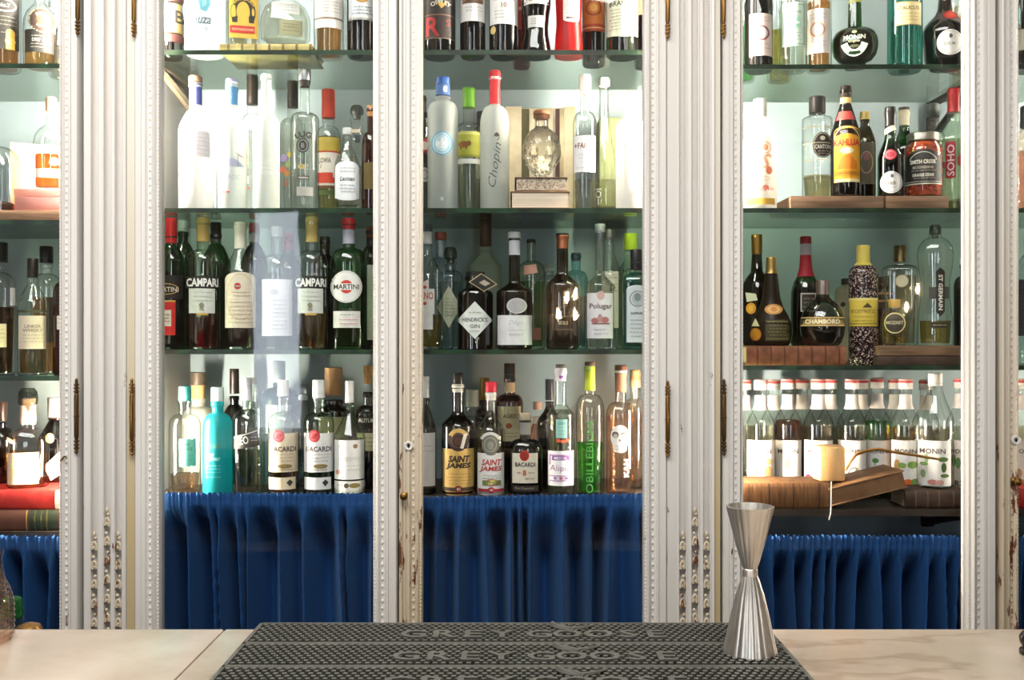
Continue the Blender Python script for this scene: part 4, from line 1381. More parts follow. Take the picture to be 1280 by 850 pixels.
crystal_skull()
B('clear bottle with a plain white label of brown capitals beside the gilt box', FR, 731, 30, 100, 'C2', 158, 140, 12, 'round', cap=('plain', '#e5dbd0', 94, 112, 15), liq=('#eceade', 226),
  L=[[R(717.5, 744, 172, 217, '#efecec'), T('+FAIR', 727, 184.5, 7, '#7a4a2c', w=18), LN(722, 740, (196, 200), '#cbc6c4'), LN(719, 740, (212,), '#c6c2be')]], NL=[(108, 119, '#ece6e0')])
B('clear long-necked bottle flaring to a wide foot behind the white-labelled one', MD, 755, 30, 106, 'C2', pts=[(260, 34), (257, 36), (225, 32), (195, 26), (170, 18), (150, 13), (130, 11), (110, 11), (108, 13), (104, 13)], cap=('plain', '#e9e3da', 98, 108, 14), liq=('#e9e7d8', 226),
  L=[[RING(748, 245, 3.5, 4.5, 1.2, '#f5f3ee'), R(747.5, 748.5, 250, 258, '#f5f3ee'), R(744, 752, 238, 239.2, '#f5f3ee')]])
block('carton', 'dull olive green carton behind the opaque white bottle', 'box', 749, 793, 132, 260.5, 2.70, .07, ZS['C2'] + .0003, simple('olive_card', '#4c5434', '#6a7048', 45, .6), 0, None, .004)
B('opaque white bottle with a small red mark beside the door edge', FR, 788, 36, 124, 'C2', 166, 148, 15, 'round', mat=FW, cap=('plain', '#f2efec', 118, 127, 16), L=[[R(779, 787, 184.5, 186, '#b9b9c0'), LN(779, 790, (190, 206), '#d6d3d8'), R(789, 796, 241, 244.5, '#c0685e'), R(797, 801, 241.5, 244.5, '#d08a80'), E(781, 168, 2, 2, '#d8d0d0')]])
# ================================================================== middle cabinet, third shelf
CAMP = lambda cx: [[R(cx - 20.5, cx + 20, 346, 361, '#1d1a18'), T('CAMPARI', cx - 1, 354, 10.5, '#f1efe8', w=38, bold=.035)], [R(cx - 17, cx + 14, 361.5, 392, '#d5d9cf'), LN(cx - 13, cx + 10, (366, 371, 376), '#b3bab0'), E(cx - 2, 382, 3, 3.2, '#8b8a6a'), R(cx - 5, cx + 1, 386, 388, '#9b9a7a'), R(cx - 8, cx + 6, 392, 394.5, '#c9a04a')]]
B('red-capped vermouth bottle with a red and dark label beside the lamp-lit door edge', FR, 214, 34, 292, 'C3', 328, 306, 13, gl='green', cap=('foil', '#cf2b2e', 273, 304), liq=('#2c0f0c', 340),
  L=[[R(196, 228, 345, 374, '#1f1a16'), RING(208, 362, 15, 7, 1, '#c9a860'), T('MARTINI', 208, 362.5, 6, '#e9dcc0', w=29), R(196, 219, 377, 419, '#c8261f'), R(198, 214, 388, 408, '#e5ddd0'), LN(200, 212, (394, 398, 402), '#8a4a3a'), R(196, 219, 376, 378, '#d9b45c')]])
B('green bottle with a grey cap behind the red-capped vermouth', MD, 229, 32, 290, 'C3', 325, 303, 12, gl='dkgreen', cap=('screw', '#8f9a9a', 275.5, 289, 13), liq=('#1d3a1c', 330))
B('aperitif bottle with a gold neck and ruby liquid, bold white word on a black band', FR, 254, 41, 276, 'C3', 330, 312, 14.5, 'round', gl='greenish', cap=('foil', '#c9ab62', 272, 302), liq=('#cc1830', 397),
  L=CAMP(254))
B('green bottle with a black cap hiding behind the ruby aperitif', MD, 270, 36, 292, 'C3', 332, 305, 13, gl='dkgreen', cap=('screw', '#1e1c18', 278, 300, 13), liq=('#204a1c', 335))
B('vermouth bottle with a white cap and a large cream label with a tiny red disc', FR, 300.5, 39, 280, 'C3', 340, 312, 14, 'slope', gl='clear', cap=('foil', '#e2dacb', 278, 311), liq=('#3a1410', 405),
  L=[[ARCH(282, 319, 341, 410, '#e3d6bf', 8), RING(300.5, 372, 17, 29, .9, '#c9b48e'), E(297, 358.5, 4.2, 4, '#bf3328'), R(292, 302, 357.6, 359.6, '#e8ded0'), T('MARTINI', 297, 358.6, 1.8, '#40302c', w=8), LN(290, 312, (366, 370), '#b9a586'), LN(286, 316, range(378, 404, 5), '#c6b596')]])
B('dark bottle with a red cap peeping behind the cream vermouth label', MD, 318, 32, 288, 'C3', 330, 306, 12, gl='black', cap=('foil', '#8e2c2c', 279, 291), NL=[(292, 303, '#b9b0a8')], liq=('#241010', 335))
B('clear bottle with a long plain white label standing in the pale window reflection', FR, 346.5, 39, 292, 'C3', 337, 318, 14, 'round', gl='clear', cap=('plain', '#c8ccd0', 283, 296, 15), liq=('#d8d8d2', 342),
  L=[[R(328, 365, 350, 420, '#dedde0'), E(342, 366, 6, 3.5, '#c3c1c6'), LN(334, 358, range(376, 416, 5), '#c0bfc4')]])
B('dark green bottle with a crimson cap just beyond the pale reflection', MD, 361, 34, 296, 'C3', 340, 318, 12, gl='dkgreen', cap=('foil', '#93202f', 291.5, 313), liq=('#1a1814', 345), L=[[R(350, 374, 362, 420, '#3a2a2c')]])
B('aperitif bottle with a gold neck and amber-brown liquid, bold white word on a black band', FR, 390, 39, 276, 'C3', 331, 313, 15, 'round', gl='clear', cap=('foil', '#c4ab66', 271.5, 303), liq=('#c58a48', 392), L=CAMP(389.5))
B('amber bottle standing behind the amber-brown aperitif', MD, 406, 34, 300, 'C3', 338, 318, 12, gl='olive', cap=('screw', '#3a3420', 296, 312, 13), liq=('#7a4a20', 350))
B('green vermouth bottle with a red cap and big round white seal with red ball', FR, 436, 46, 276, 'C3', 330, 310, 15, 'round', gl='green', cap=('foil', '#b8262a', 273, 287), NL=[(287.5, 305, '#b8b4c4')], liq=('#9a6a2a', 388),
  L=[[E(433, 359.5, 19.5, 19.8, '#e9e6e2'), RING(433, 359.5, 18.4, 18.7, .7, '#b9b4a8'), E(433, 359.5, 8, 8.2, '#c9382a'), R(417, 449, 355.5, 363.5, '#e9e6e2'), T('MARTINI', 433, 359.5, 6.2, '#26221f', w=31)], [R(417, 450, 389.5, 410, '#ddd8d2'), LN(424, 443, (394,), '#8a9a8a'), LN(422, 446, (400, 405), '#c88a8a')]])
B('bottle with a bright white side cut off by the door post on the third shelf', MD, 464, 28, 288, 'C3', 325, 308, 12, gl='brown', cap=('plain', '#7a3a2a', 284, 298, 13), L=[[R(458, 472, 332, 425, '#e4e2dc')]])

B('white neck-ringed bottle with red capitals on a pale label beside the worn door edge', FR, 534, 40, 284, 'C3', 345, 318, 12, 'slope', gl='clear', cap=('plain', '#4a5a66', 279, 290, 12), NL=[(290, 305, '#d5d6d4')], liq=('#b58a2a', 394),
  L=[[PG([(524, 356), (536, 350), (536, 380), (524, 380)], '#e0d8d8'), R(518, 543, 362, 393, '#dfe0dd'), T('ANO', 533, 370.5, 9, '#c0543e', w=17), E(531, 360, 2.5, 2, '#b8453a'), E(531, 380, 2.5, 2, '#b8453a'), R(518, 541, 393, 412, '#d9dadc')]])
B('clear bottle with a dull red cap, second row near the worn door edge', BK, 551, 34, 300, 'C3', 340, 322, 13, 'round', gl='blueclear', cap=('plain', '#a5564a', 290, 300, 15))
B('clear bottle with a thick clear stopper and a long pale diamond label', MD, 563, 32, 326, 'C3', 350, 338, 14, 'round', gl='blueclear', cap=('glass', '', 309, 330, 17), liq=('#d8e0d6', 352), L=[[DIA(561, 384, 15, 26, '#c0c3aa'), LN(556, 568, range(374, 396, 4), '#9aa088')]])
B('tall square-shouldered frosted bottle with a dark brown cap behind the black apothecary bottle', BK, 607, 40, 309, 'C3', 332, 319, 13, 'slope', mat=frost('#c3cbbd', .4), cap=('plain', '#4a3020', 279, 308, 15), n=5)
B('black apothecary bottle with a white diamond label', FR, 594, 45, 348, 'C3', pts=[(438, 43), (436, 44.5), (369, 45), (365, 42), (362, 32), (360, 24), (352, 22), (351, 26), (346, 26)], gl='black', mat=None, cap=('cork', '#171412', 340, 352, 24), liq=('#120e0c', 366),
  L=[[DIA(593.5, 400.5, 22, 23, '#dfe2de'), T("HENDRICK'S", 593.5, 400, 5, '#4a4c4a', w=31), T('GIN', 593.5, 408, 4.5, '#6b6d6a', w=12), LN(586, 601, (391, 414), '#a3a6a2')]])
m = MB()
dt = empty('bottle_tag', (X(605, 2.505), 2.488, Z(364.4, 2.488)), 'small black gilt-edged diamond card on the shoulder of the black apothecary bottle', 'card')
k_ = 2.488 / F
m = MB()
v = [(-19 * k_, 0, 12 * k_), (0, 0, 0), (17 * k_, 0, 9 * k_), (-3 * k_, 0, 23 * k_)]
m.add(v + [(a, .0015, c) for a, b_, c in v], [(0, 1, 2, 3), (7, 6, 5, 4), (0, 4, 5, 1), (1, 5, 6, 2), (2, 6, 7, 3), (3, 7, 4, 0)], paper('#b9a67c'))
s_ = .9; cx_, cz_ = -1 * k_, 11.2 * k_
m.add([(cx_ + (a - cx_) * s_, -.0004, cz_ + (c - cz_) * s_) for a, b_, c in v], [(0, 1, 2, 3)], paper('#1d1a16'))
m.add([(cx_ + (a - cx_) * .4 + .004, -.0006, cz_ + (c - cz_) * .35 - .001) for a, b_, c in v], [(0, 1, 2, 3)], paper('#a89f8c'))
m.build('card', None, dt, 0)
B('dark liqueur bottle with a grey neck wrap, oval seal and square white label', FR, 643, 45.5, 292, 'C3', 366, 352, 14, 'S', gl='olive', cap=('plain', '#c3c6c8', 290, 298, 16), NL=[(301, 319, '#b5b6bc')], liq=('#33230c', 350),
  L=[[E(646, 383, 12.5, 9.5, '#aba8aa'), RING(646, 383, 12.5, 9.5, 1, '#cfccca')], [R(622, 665, 394.5, 431, '#dedcdd'), T('Diligo', 645, 404, 7, '#a9aab4', shear=.35, w=19, bold=-.01), LN(634, 656, (413, 418), '#bdbcc2')]])
B('green-filled bottle with a pink-orange neck label behind the oval-seal bottle', MD, 664, 36, 300, 'C3', 346, 326, 11, 'round', gl='greenish', cap=('plain', '#3a3c38', 299, 304, 11), liq=('#4aa05a', 352), L=[[PG([(655, 333), (670, 331), (672, 342), (655, 345)], '#cf9a84'), R(652, 676, 410, 425, '#8a5a4a')]])
B('small clear flask between the green-filled and the copper-topped bottle', BK, 686, 28, 330, 'C3', 356, 344, 12, 'round', gl='blueclear', cap=('plain', '#b9c2c0', 330, 338, 13))
B('dark olive bottle with a copper band round its neck, candle reflections on its body', FR, 703, 41, 292, 'C3', 358, 340, 14.5, 'S', gl='olive', cap=('foil', '#c07a5c', 294, 311, None, 'metal'), liq=('#2b1c0a', 345),
  L=[[T('BOLS', 704, 404, 4.5, '#b3a98c', w=12), LN(690, 716, (396, 412), '#6f6544')]], xtra=1)
B('blue-tinted bottle half hidden behind the copper-banded one', BK, 720, 30, 318, 'C3', 352, 338, 12, 'round', gl='aqua', cap=('plain', '#4a5a66', 316, 326, 12), liq=('#5a8a9a', 370))
B('clear bottle with a very long neck and a Gothic-style name over a red crest', FR, 750, 35, 283, 'C3', 358, 342, 12.5, 'S', gl='clear', cap=('plain', '#cfd4d2', 280, 290, 13), liq=('#e6e8e2', 300),
  L=[[R(734, 766, 367, 423, '#dcd9dc'), E(751, 370, 5, 5.5, '#c9a8a0'), T('Polugar', 751, 384, 8.5, '#5a4a4a', w=28), E(744, 401, 5, 3.4, '#a86a6a'), E(756, 400, 5, 3.6, '#a86a6a'), E(750, 398, 3, 5, '#b98a86'), R(740, 762, 404, 405.4, '#8a5454'), LN(742, 760, (412, 417), '#b9b4b8')]])
B('pot-bellied clear bottle with a silver top and a tall cream label behind the long-necked one', MD, 762, 32, 300, 'C3', pts=[(440, 30), (436, 32), (345, 32), (338, 26), (328, 20), (318, 12), (300, 10), (296, 12), (292, 12)], gl='clear', cap=('plain', '#b8b4ac', 287, 298, 14, 'metal'), L=[[R(752, 773, 340, 410, '#d9d3bb'), LN(756, 771, (348, 356, 364), '#8a866f'), T('D', 766, 360, 7, '#8a7a55')]])
B('clear bottle with a bright lime-green cap and dark lettering on its shoulder', 2.705, 788, 40, 314, 'C3', 345, 325, 15, 'slope', gl='greenish', cap=('screw', '#b5cc32', 292, 313, 16), liq=('#d6e0d2', 350), L=[[T('HT', 784, 340, 6, '#23261f', w=10), T('9', 795, 338, 6, '#23261f')]])
B('pale aqua square bottle with a dark cap and a framed portrait label', FR, 795, 34, 340, 'C3', 354, 342, 14, 'square', gl='aqua', n=5, dr=.8, cap=('screw', '#1f1d24', 312, 338, 15), liq=('#bfe0e4', 356),
  L=[[ARCH(783, 809, 357, 428, '#d3dade', 6), RING(797, 374, 10, 10, 1, '#5b6a70'), E(797, 374, 7, 8, '#aeb9be'), E(797, 372, 4, 5, '#7f8b90'), T('SAPPHIRE', 797, 392, 3.4, '#4a5660', w=17), R(783, 784, 362, 428, '#9db3bb'), LN(787, 804, range(400, 424, 5), '#a7b2b8')]])
# ================================================================== middle cabinet, above the curtains
BAC = lambda cx, lab: [[R(cx - 18, cx + 18, 540, 588, lab), E(cx - 5.5, 543.5, 7.2, 7.6, '#c22c33'), E(cx - 5.5, 543.5, 5.4, 5.8, '#d8525a'), PG([(cx - 10, 546), (cx - 6, 540), (cx - 1, 541), (cx - 5, 547)], '#a51f28'), T('BACARDI', cx, 559.5, 6.4, '#2c2622', w=31), LN(cx - 12, cx + 13, (566, 570, 574), '#b3a694'), E(cx + 2, 580.5, 9, 2.6, '#8a7548'), LN(cx - 8, cx + 12, (585,), '#a3946e')], [R(cx - 17.5, cx + 15, 594.5, 609.5, lab), PG([(cx + 8, 597), (cx + 12, 601), (cx + 8, 606), (cx + 4, 601)], '#3a362c')]]
B('clear bottle with a turquoise cap and turquoise square label, glaring in the lamp light', FR, 231, 39, 500, 'C4', 534, 517, 15, 'round', gl='clear', cap=('screw', '#4fb3a6', 483, 501, 15), liq=('#c9a582', 592), L=[[R(224.5, 244, 547, 581, '#6fc0ac'), T('NON', 230, 554, 4, '#3f7a6c'), T('JEREZ', 233, 560, 4.5, '#3f7a6c', w=15), LN(227, 241, (568, 573), '#58a592')]])
B('frosted bottle with a thick cork and dark wooden top behind the turquoise-capped ones', BK, 248, 40, 498, 'C4', 528, 508, 16, 'round', mat=frost('#d9dcd2', .4), cap=('cork', '#4a4034', 465, 498, 20))
B('solid turquoise bottle with a white cap and pale print', FR, 272, 37, 502, 'C4', 538, 516, 14.5, 'round', mat=frost('#1f9aa0', .12), cap=('screw', '#d3e0de', 484, 501, 16), L=[[T('1800', 270, 556, 6, '#3f8a70', w=13), T('HINT', 263, 567, 4, '#a5dcd8', w=10), T('COCONUT', 266, 572, 4, '#a5dcd8', w=18), LN(256, 276, (580, 584, 588, 594), '#5fbdbb')]])
B('dark bottle with a tall black neck behind the turquoise bottle', BK, 293, 34, 495, 'C4', 530, 505, 11, gl='black', cap=('foil', '#241c16', 461, 492), liq=('#1c140c', 520))
B('grey-green bottle with a tilted black label and silver-white neck', FR, 309, 37, 480, 'C4', 530, 512, 11, 'round', gl='clear', cap=('plain', '#e0e4e6', 472, 488, 12), NL=[(488, 500, '#e6e9ea')], liq=('#b3b7a2', 563),
  L=[[PG([(292, 544), (322, 535), (324, 556), (293, 560)], '#23241e'), PG([(293, 545), (321.5, 536.2), (321.7, 537.4), (293, 546.2)], '#c9c7b4'), T('LEO', 303, 549, 10, '#e2e0d2', rot=8, w=15), LN(313, 321, (545, 549), '#8f8d7c')]])
B('plain clear bottle with a brown cap behind the tilted black label', 2.64, 316, 30, 482, 'C4', 520, 502, 11, 'round', gl='greenish', cap=('plain', '#7a6a55', 472, 480, 12))
B('blue-black bell-shouldered bottle with a grey cap in the window reflection', BK, 349, 46, 478, 'C4', 500, 484, 14, 'round', gl='aqua', mat=frost('#41566e', .25), cap=('plain', '#8b95a3', 451, 478, 15), L=[[R(333, 364, 505, 540, '#aeb6c0'), LN(338, 360, (512, 518), '#8b95a3')]])
B('rum bottle with a red emblem, cream label and amber liquid', FR, 354, 37.5, 496, 'C4', 530, 515, 12.5, 'round', gl='clear', cap=('screw', '#dcd6cd', 475, 495, 13.5), liq=('#c87838', 588), L=BAC(354, '#e6d5b6'))
B('clear flute-shaped bottle between the two red-emblem rums', 2.655, 379, 24, 480, 'C4', 540, 500, 10, 'slope', gl='blueclear', cap=('plain', '#b9c2c8', 494, 500, 11))
B('rum bottle with a red emblem, white label and clear liquid', FR, 398.5, 38, 496, 'C4', 530, 515, 13, 'round', gl='greenish', cap=('screw', '#dfe1e0', 475, 497, 15.5), liq=('#cdd2c0', 588), L=BAC(398.5, '#e6e6e4'))
B('squat dark bottle with a bulging cork ball stopper', BK, 417, 40, 500, 'C4', 516, 507, 22, 'square', gl='black', cap=('plain', '#b58a5c', 459, 494, 22), liq=('#20140c', 515), L=[[R(398, 436, 520, 560, '#cbbf95')]])
B('green-tinged bottle with a white cap, script label and second small label', FR, 437, 39, 504, 'C4', 545, 515, 10, 'slope', gl='greenish', cap=('screw', '#e6e4de', 476, 503, 11), liq=('#c6ccb4', 548),
  L=[[R(418.5, 455, 548.5, 597, '#e9e8e4'), E(444, 556, 2.8, 2.8, '#8a6a3a'), E(425, 556, 2, 2, '#c9c3a8'), T('Elegance', 437, 571, 8, '#b9b6b0', shear=.4, w=27, bold=-.01), E(423, 588, 3, 3.2, '#cf9a8f'), LN(432, 452, (580, 585), '#c3c0ba')], [R(418.5, 456, 599, 614, '#e8e6dc'), E(443, 604.5, 7, 3, '#8a7a3c'), E(433, 604.5, 3, 3, '#4f4c3a'), LN(421, 430, (604,), '#9c998c')]])
B('small-corked bottle with white capitals on a black label, cut by the door post', MD, 460, 30, 490, 'C4', 520, 506, 11, 'round', gl='brown', cap=('cork', '#c79a62', 457, 480, 12), liq=('#2a180c', 525), L=[[R(447, 472, 514, 534, '#201b18'), T('AUTUM', 458, 524.5, 5, '#e0ddd6', w=20), R(446, 472, 540, 562, '#c9c29a'), LN(449, 466, (546, 551, 556), '#8c865f')]])
B('clear bottle with a long white label and white cap at the worn door edge', FR, 531, 29, 498, 'C4', 536, 508, 11, 'slope', gl='grey', cap=('plain', '#cfd3d3', 470, 497, 12), liq=('#a5a67c', 545), L=[[R(521, 544, 540, 606, '#e6e3de'), LN(524, 541, (556, 562), '#b9b5b0'), R(518, 545, 606, 608.5, '#3a2f26')]])
B('dark rum bottle with a gold label of leaning capitals and a black cap', FR, 572.5, 41, 480, 'C4', 533, 514, 14, 'S', gl='brown', cap=('screw', '#1d1a18', 466, 480, 14), NL=[(480, 490, '#d9d2c4')], liq=('#3f1a0c', 528),
  L=[[E(573, 548, 13, 13, '#2a130c'), RING(573, 548, 13.5, 14, 5, '#cfa95e', a0=25, a1=155), RING(573, 549, 9, 9, 1, '#6a4430'), E(573, 550, 5, 5, '#4f2f1f'), PG([(580, 540), (584, 541), (579, 559), (575, 558)], '#d8cfc0')],
     [R(553.5, 592.5, 559, 619, '#caa65c'), E(573, 558, 8, 4, '#2a130c'), T('SAINT', 574, 571.5, 8.5, '#2c1c10', w=27, shear=.2, bold=.05), T('JAMES', 573, 580.5, 8.5, '#2c1c10', w=31, shear=.2, bold=.05), LN(558, 588, (590, 594, 598, 602), '#9b7a3e'), R(555, 592.5, 606.5, 611, '#3a2414'), E(573, 608.5, 5, 4.4, '#7a1f18'), T('45', 573, 608.6, 4, '#e8d9b8'), LN(560, 586, (615,), '#9b7a3e')]])
B('plain clear bottle with a silver cap between the two leaning-capital rums', MD, 590, 34, 508, 'C4', 530, 520, 14, 'round', gl='clear', cap=('screw', '#a9a79e', 487, 508, 16), liq=('#8a7a5a', 540))
B('light rum bottle with a bright red cap and white label of red leaning capitals', FR, 613.5, 36, 490, 'C4', 540, 518, 12.5, 'S', gl='clear', cap=('plain', '#d0263c', 477, 490, 15), NL=[(490.5, 500, '#dcd6cf')], liq=('#c6c0a4', 536),
  L=[[RING(613, 553, 14, 14.5, 5.5, '#dedcd4', a0=25, a1=155), E(613, 554, 11, 12, '#77766a'), RING(613, 554, 8, 9, 1, '#a9a79a'), E(613, 555, 4, 5, '#98968a')], [R(597, 630, 564.5, 619, '#e9e6e2'), E(613.5, 564, 7, 3.4, '#77766a'), T('SAINT', 614.5, 576, 7.6, '#b93a3a', w=25, shear=.2, bold=.03), T('JAMES', 613.5, 584.5, 7.6, '#b93a3a', w=28, shear=.2, bold=.03), LN(601, 627, (592, 595), '#a9b9b0'), R(603, 626, 598, 604, '#5f7f3f'), E(614.5, 600.5, 7, 3.4, '#d8c27a'), RING(614.5, 600.5, 8, 4, 1, '#b93a2a'), R(598, 629.5, 608.5, 612, '#9c2430'), E(614, 610, 4.4, 3.8, '#9c2430'), T('40', 614, 610, 3, '#f0e0da')]])
B('gold-capped bottle far back between the red cap and the silver cap', BK, 606, 24, 500, 'C4', 520, 510, 11, 'round', gl='amber', cap=('plain', '#b08a4a', 472, 500, 12, 'metal'))
B('tall brown bottle with a black cap and cream label behind the other rums', BK, 637, 34, 472, 'C4', 505, 492, 13, 'round', gl='amber', cap=('screw', '#241a14', 454, 474, 14), liq=('#6a3414', 492), NL=[(478, 490, '#cfc0a0')], L=[[R(622, 651, 507, 550, '#d9cca8'), T('AGED', 637, 519, 5, '#6a5a3a', w=17), E(636, 531, 4, 3.4, '#b05a3a'), LN(626, 648, (540, 544), '#a5946a')]])
B('flat-shouldered rum bottle with a red round emblem and a large figure eight', FR, 656.5, 43.5, 522, 'C4', 563, 548, 13.5, 'square', gl='olive', dr=.7, cap=('plain', '#b5a488', 516, 524, 13), NL=[(519, 543, '#8f8a86')], liq=('#3a2010', 562),
  L=[[R(640.5, 672, 565, 602, '#e3d9c4'), E(655.5, 568, 6, 6.6, '#b8301f'), E(655.5, 568, 4.4, 5, '#98281a'), T('BACARDI', 656.5, 579, 5.4, '#2c2622', w=25), T('8', 655.5, 589, 7, '#c25a3a'), LN(646, 652, (589,), '#a08a6a'), LN(660, 669, (589,), '#a08a6a'), LN(656, 669, (596,), '#9c8450')], [R(641, 673, 605, 612, '#2b211b'), T('Ron Superior', 656, 608.5, 3.4, '#8f877c', w=24)]])
B('slender rose-tinted bottle behind the figure-eight rum', BK, 672, 24, 520, 'C4', 545, 525, 11, 'slope', gl='pink', cap=('plain', '#d8b8a8', 502, 512, 11), liq=('#d89a80', 530))
B('dark bottle with a slate cap behind the purple-label mezcal', MD, 687, 32, 502, 'C4', 530, 506, 10, 'S', gl='brown', cap=('foil', '#3f4654', 474, 500), liq=('#3a1c10', 535))
B('clear mezcal bottle with a teal picture and a purple framed name on white', 2.51, 701, 35, 462, 'C4', 518, 505, 13, 'slope', gl='clear', cap=('plain', '#6a6058', 455, 459, 13.5), liq=('#e4e0d0', 512), NL=[(460, 476, '#d9d0d8')],
  L=[[R(699, 704, 461, 475, '#8a4a9c')], [R(695, 709, 523, 546, '#8fc0b8'), T('SAN', 702, 528, 3.6, '#5f9a94', w=9), LN(697, 707, (533, 537, 541), '#6faaa4'), E(698, 549, 3, 2.4, '#c9583a'), E(704, 550, 3, 2.4, '#cf6a44'), E(709, 548.5, 2.4, 2.4, '#c9583a')],
     [R(685, 717, 562, 605, '#ebe8ea'), R(687, 715, 566.5, 568, '#a982b4'), R(690, 712, 568, 573.5, '#8a5aa0'), T('MEZCAL', 701, 570.8, 3.2, '#ebe8ea', w=16), R(687, 688.4, 566.5, 579, '#a982b4'), R(713.6, 715, 566.5, 579, '#a982b4'), T('Alipus', 701, 584, 9.5, '#8a5a86', w=27, bold=-.01), R(687, 715, 592, 593.2, '#a982b4'), R(687, 715, 598, 599.2, '#a982b4'), E(694, 595.5, 2, 1.8, '#a06ab0'), E(701, 595.5, 2, 1.8, '#c05a8a'), E(708, 595.5, 2, 1.8, '#a06ab0')]])
B('bottle half full of vivid green spirit with raised lettering running upward', FR, 737.5, 36, 458, 'C4', 515, 492, 12.5, 'round', gl='clear', cap=('plain', '#5a4434', 452, 457, 13), liq=('#52d23a', 553), NL=[(458, 488, '#c9d83c')],
  L=[[T('ABSENTA', 735.5, 473, 4, '#7a9a2c', rot=90, w=24)], [T('OBILLEBION', 737, 570, 9, '#3f8f3a', rot=90, w=88, bold=.01)]])
B('bottle with a brown cork and a large white skull on blush liquid', FR, 776, 37, 462, 'C4', 520, 502, 13.5, 'round', gl='pink', cap=('plain', '#6a4432', 456, 466, 15), liq=('#fbe2cd', 520), NL=[(463, 466, '#e4ddd4'), (466.5, 490, '#9a6a50')],
  L=[[E(775, 545, 11.5, 15, '#f4f2ee'), R(767, 783, 552, 560, '#f4f2ee'), E(775, 560, 8, 4, '#f4f2ee'), E(769.3, 542, 4.2, 4, '#5a544e'), E(780.2, 542, 4.2, 4, '#5a544e'), E(769.6, 543.5, 3, 2.6, '#b9b3aa'), E(780, 543.5, 3, 2.6, '#b9b3aa'), PG([(773.4, 550), (775, 545.5), (776.8, 550)], '#3c3632'), R(769, 781, 555.5, 556.3, '#c9c4bc'), R(769, 781, 559.5, 560.2, '#c9c4bc')], [T('KAH', 783, 583, 6, '#f6f2ec', rot=90, w=22)]])
B('pale orange bottle with a cork behind the white skull, against the door edge', MD, 794, 30, 470, 'C4', 520, 498, 12, 'round', gl='pink', cap=('plain', '#d8a878', 462, 484, 13), liq=('#f2d2b4', 515))
def grains(key, c1, c2):
    m, nt, out = newmat(key)
    b = princ(nt, hx(c1), .2)
    n = nt.nodes.new('ShaderNodeTexVoronoi'); n.inputs['Scale'].default_value = 420; n.feature = 'F1'
    nt.links.new(objco(nt), n.inputs['Vector'])
    sp = nt.nodes.new('ShaderNodeSeparateColor'); nt.links.new(n.outputs['Color'], sp.inputs[0])
    r = ramp(nt, sp.outputs[0], [(.55, hx(c1)), (.75, hx('#4a2a34')), (.9, hx(c2))])
    nt.links.new(r.outputs['Color'], b.inputs['Base Color']); nt.links.new(b.outputs[0], out.inputs['Surface'])
    return m


# ================================================================== right cabinet, top shelf
B('bright green bottle with a white cap at the door edge on the top shelf', MD, 930, 26, 30, 'R1', 40, 28, 11, 'round', gl='clear', cap=('plain', '#d9dcd4', 16, 28, 13), liq=('#4fd83c', 36))
B('dark-shouldered bottle with a pale pink label and maroon ring', FR, 948, 35, -80, 'R1', 4, -40, 11, 'slope', gl='black', cap=('foil', '#1f1b18', -82, -50), liq=('#1c1512', 0), L=[[R(937, 965.5, 22, 74, '#e0cdc6'), RING(952, 46, 9.5, 9.5, 2.4, '#7a3a44'), E(952, 46, 5, 5, '#e9dedb'), LN(941, 962, (27, 31, 60, 65), '#b9a19c')]])
B('bottle with yellow liquid behind the green-framed label', MD, 974, 30, -60, 'R1', 0, -25, 11, gl='clear', cap=('screw', '#c9b25a', -62, -44, 12), liq=('#e0bc4a', 40))
B('clear bottle with a mint-green ornamental framed label', FR, 991, 34, -70, 'R1', -5, -34, 12, gl='clear', cap=('foil', '#9fc0a5', -72, -44), liq=('#eef0e4', -5),
  L=[[R(978, 1006.5, 8, 62, '#cfe0cf'), R(980, 1005, 10, 11, '#6ea586'), R(980, 1005, 59, 60, '#6ea586'), R(980, 981, 10, 60, '#6ea586'), R(1004, 1005, 10, 60, '#6ea586'), E(992, 33, 7, 8, '#7fb596'), R(984, 1000, 32, 34.6, '#d9e6da'), T('ABSINTHE', 992, 20, 3.4, '#5f9a7a', w=18), RING(992, 33, 9, 10, .8, '#8fbf9f'), LN(984, 1001, (46, 50, 54), '#7fae8f')]])
B('orange liqueur bottle with a white label and a copper ring', FR, 1023.5, 31, -75, 'R1', 5, -30, 12, gl='clear', cap=('foil', '#b8742f', -77, -40), liq=('#e08a3a', 4), L=[[R(1008.5, 1036, 15, 70, '#e9dcd2'), RING(1022, 41, 9, 9.6, 1.8, '#c9824a'), E(1022, 41, 5, 5, '#efe9e4'), T('G', 1022, 41, 4, '#c9824a'), LN(1012, 1033, (22, 27, 56, 61), '#c6b3a6')]])
B('globe-shaped dark green liqueur bottle with a curved white band', FR, 1068.5, 56, -40, 'R1', pts=[(79, 30), (77, 40), (70, 51), (62, 55), (55, 56), (48, 54), (41, 47), (37, 36), (35, 24), (34, 17), (10, 15.5), (4, 15), (-30, 15), (-38, 15)], gl='dkgreen', dr=.62,
  cap=('plain', '#2a3a22', -48, -30, 15), liq=('#1c3a14', 40), L=[[RING(1068, 52, 17, 22, 8, '#e6e4d8', a0=200, a1=340), T('MONIN', 1068, 50.5, 5.6, '#d5d9c2', w=26), T('Original', 1068, 56, 4, '#b5b892', w=14, shear=.3), E(1068, 44, 3, 2, '#8f9a6a'), E(1068, 62, 6, 2, '#4a4a2a')]], NL=[(2, 4, '#b5b04a')])
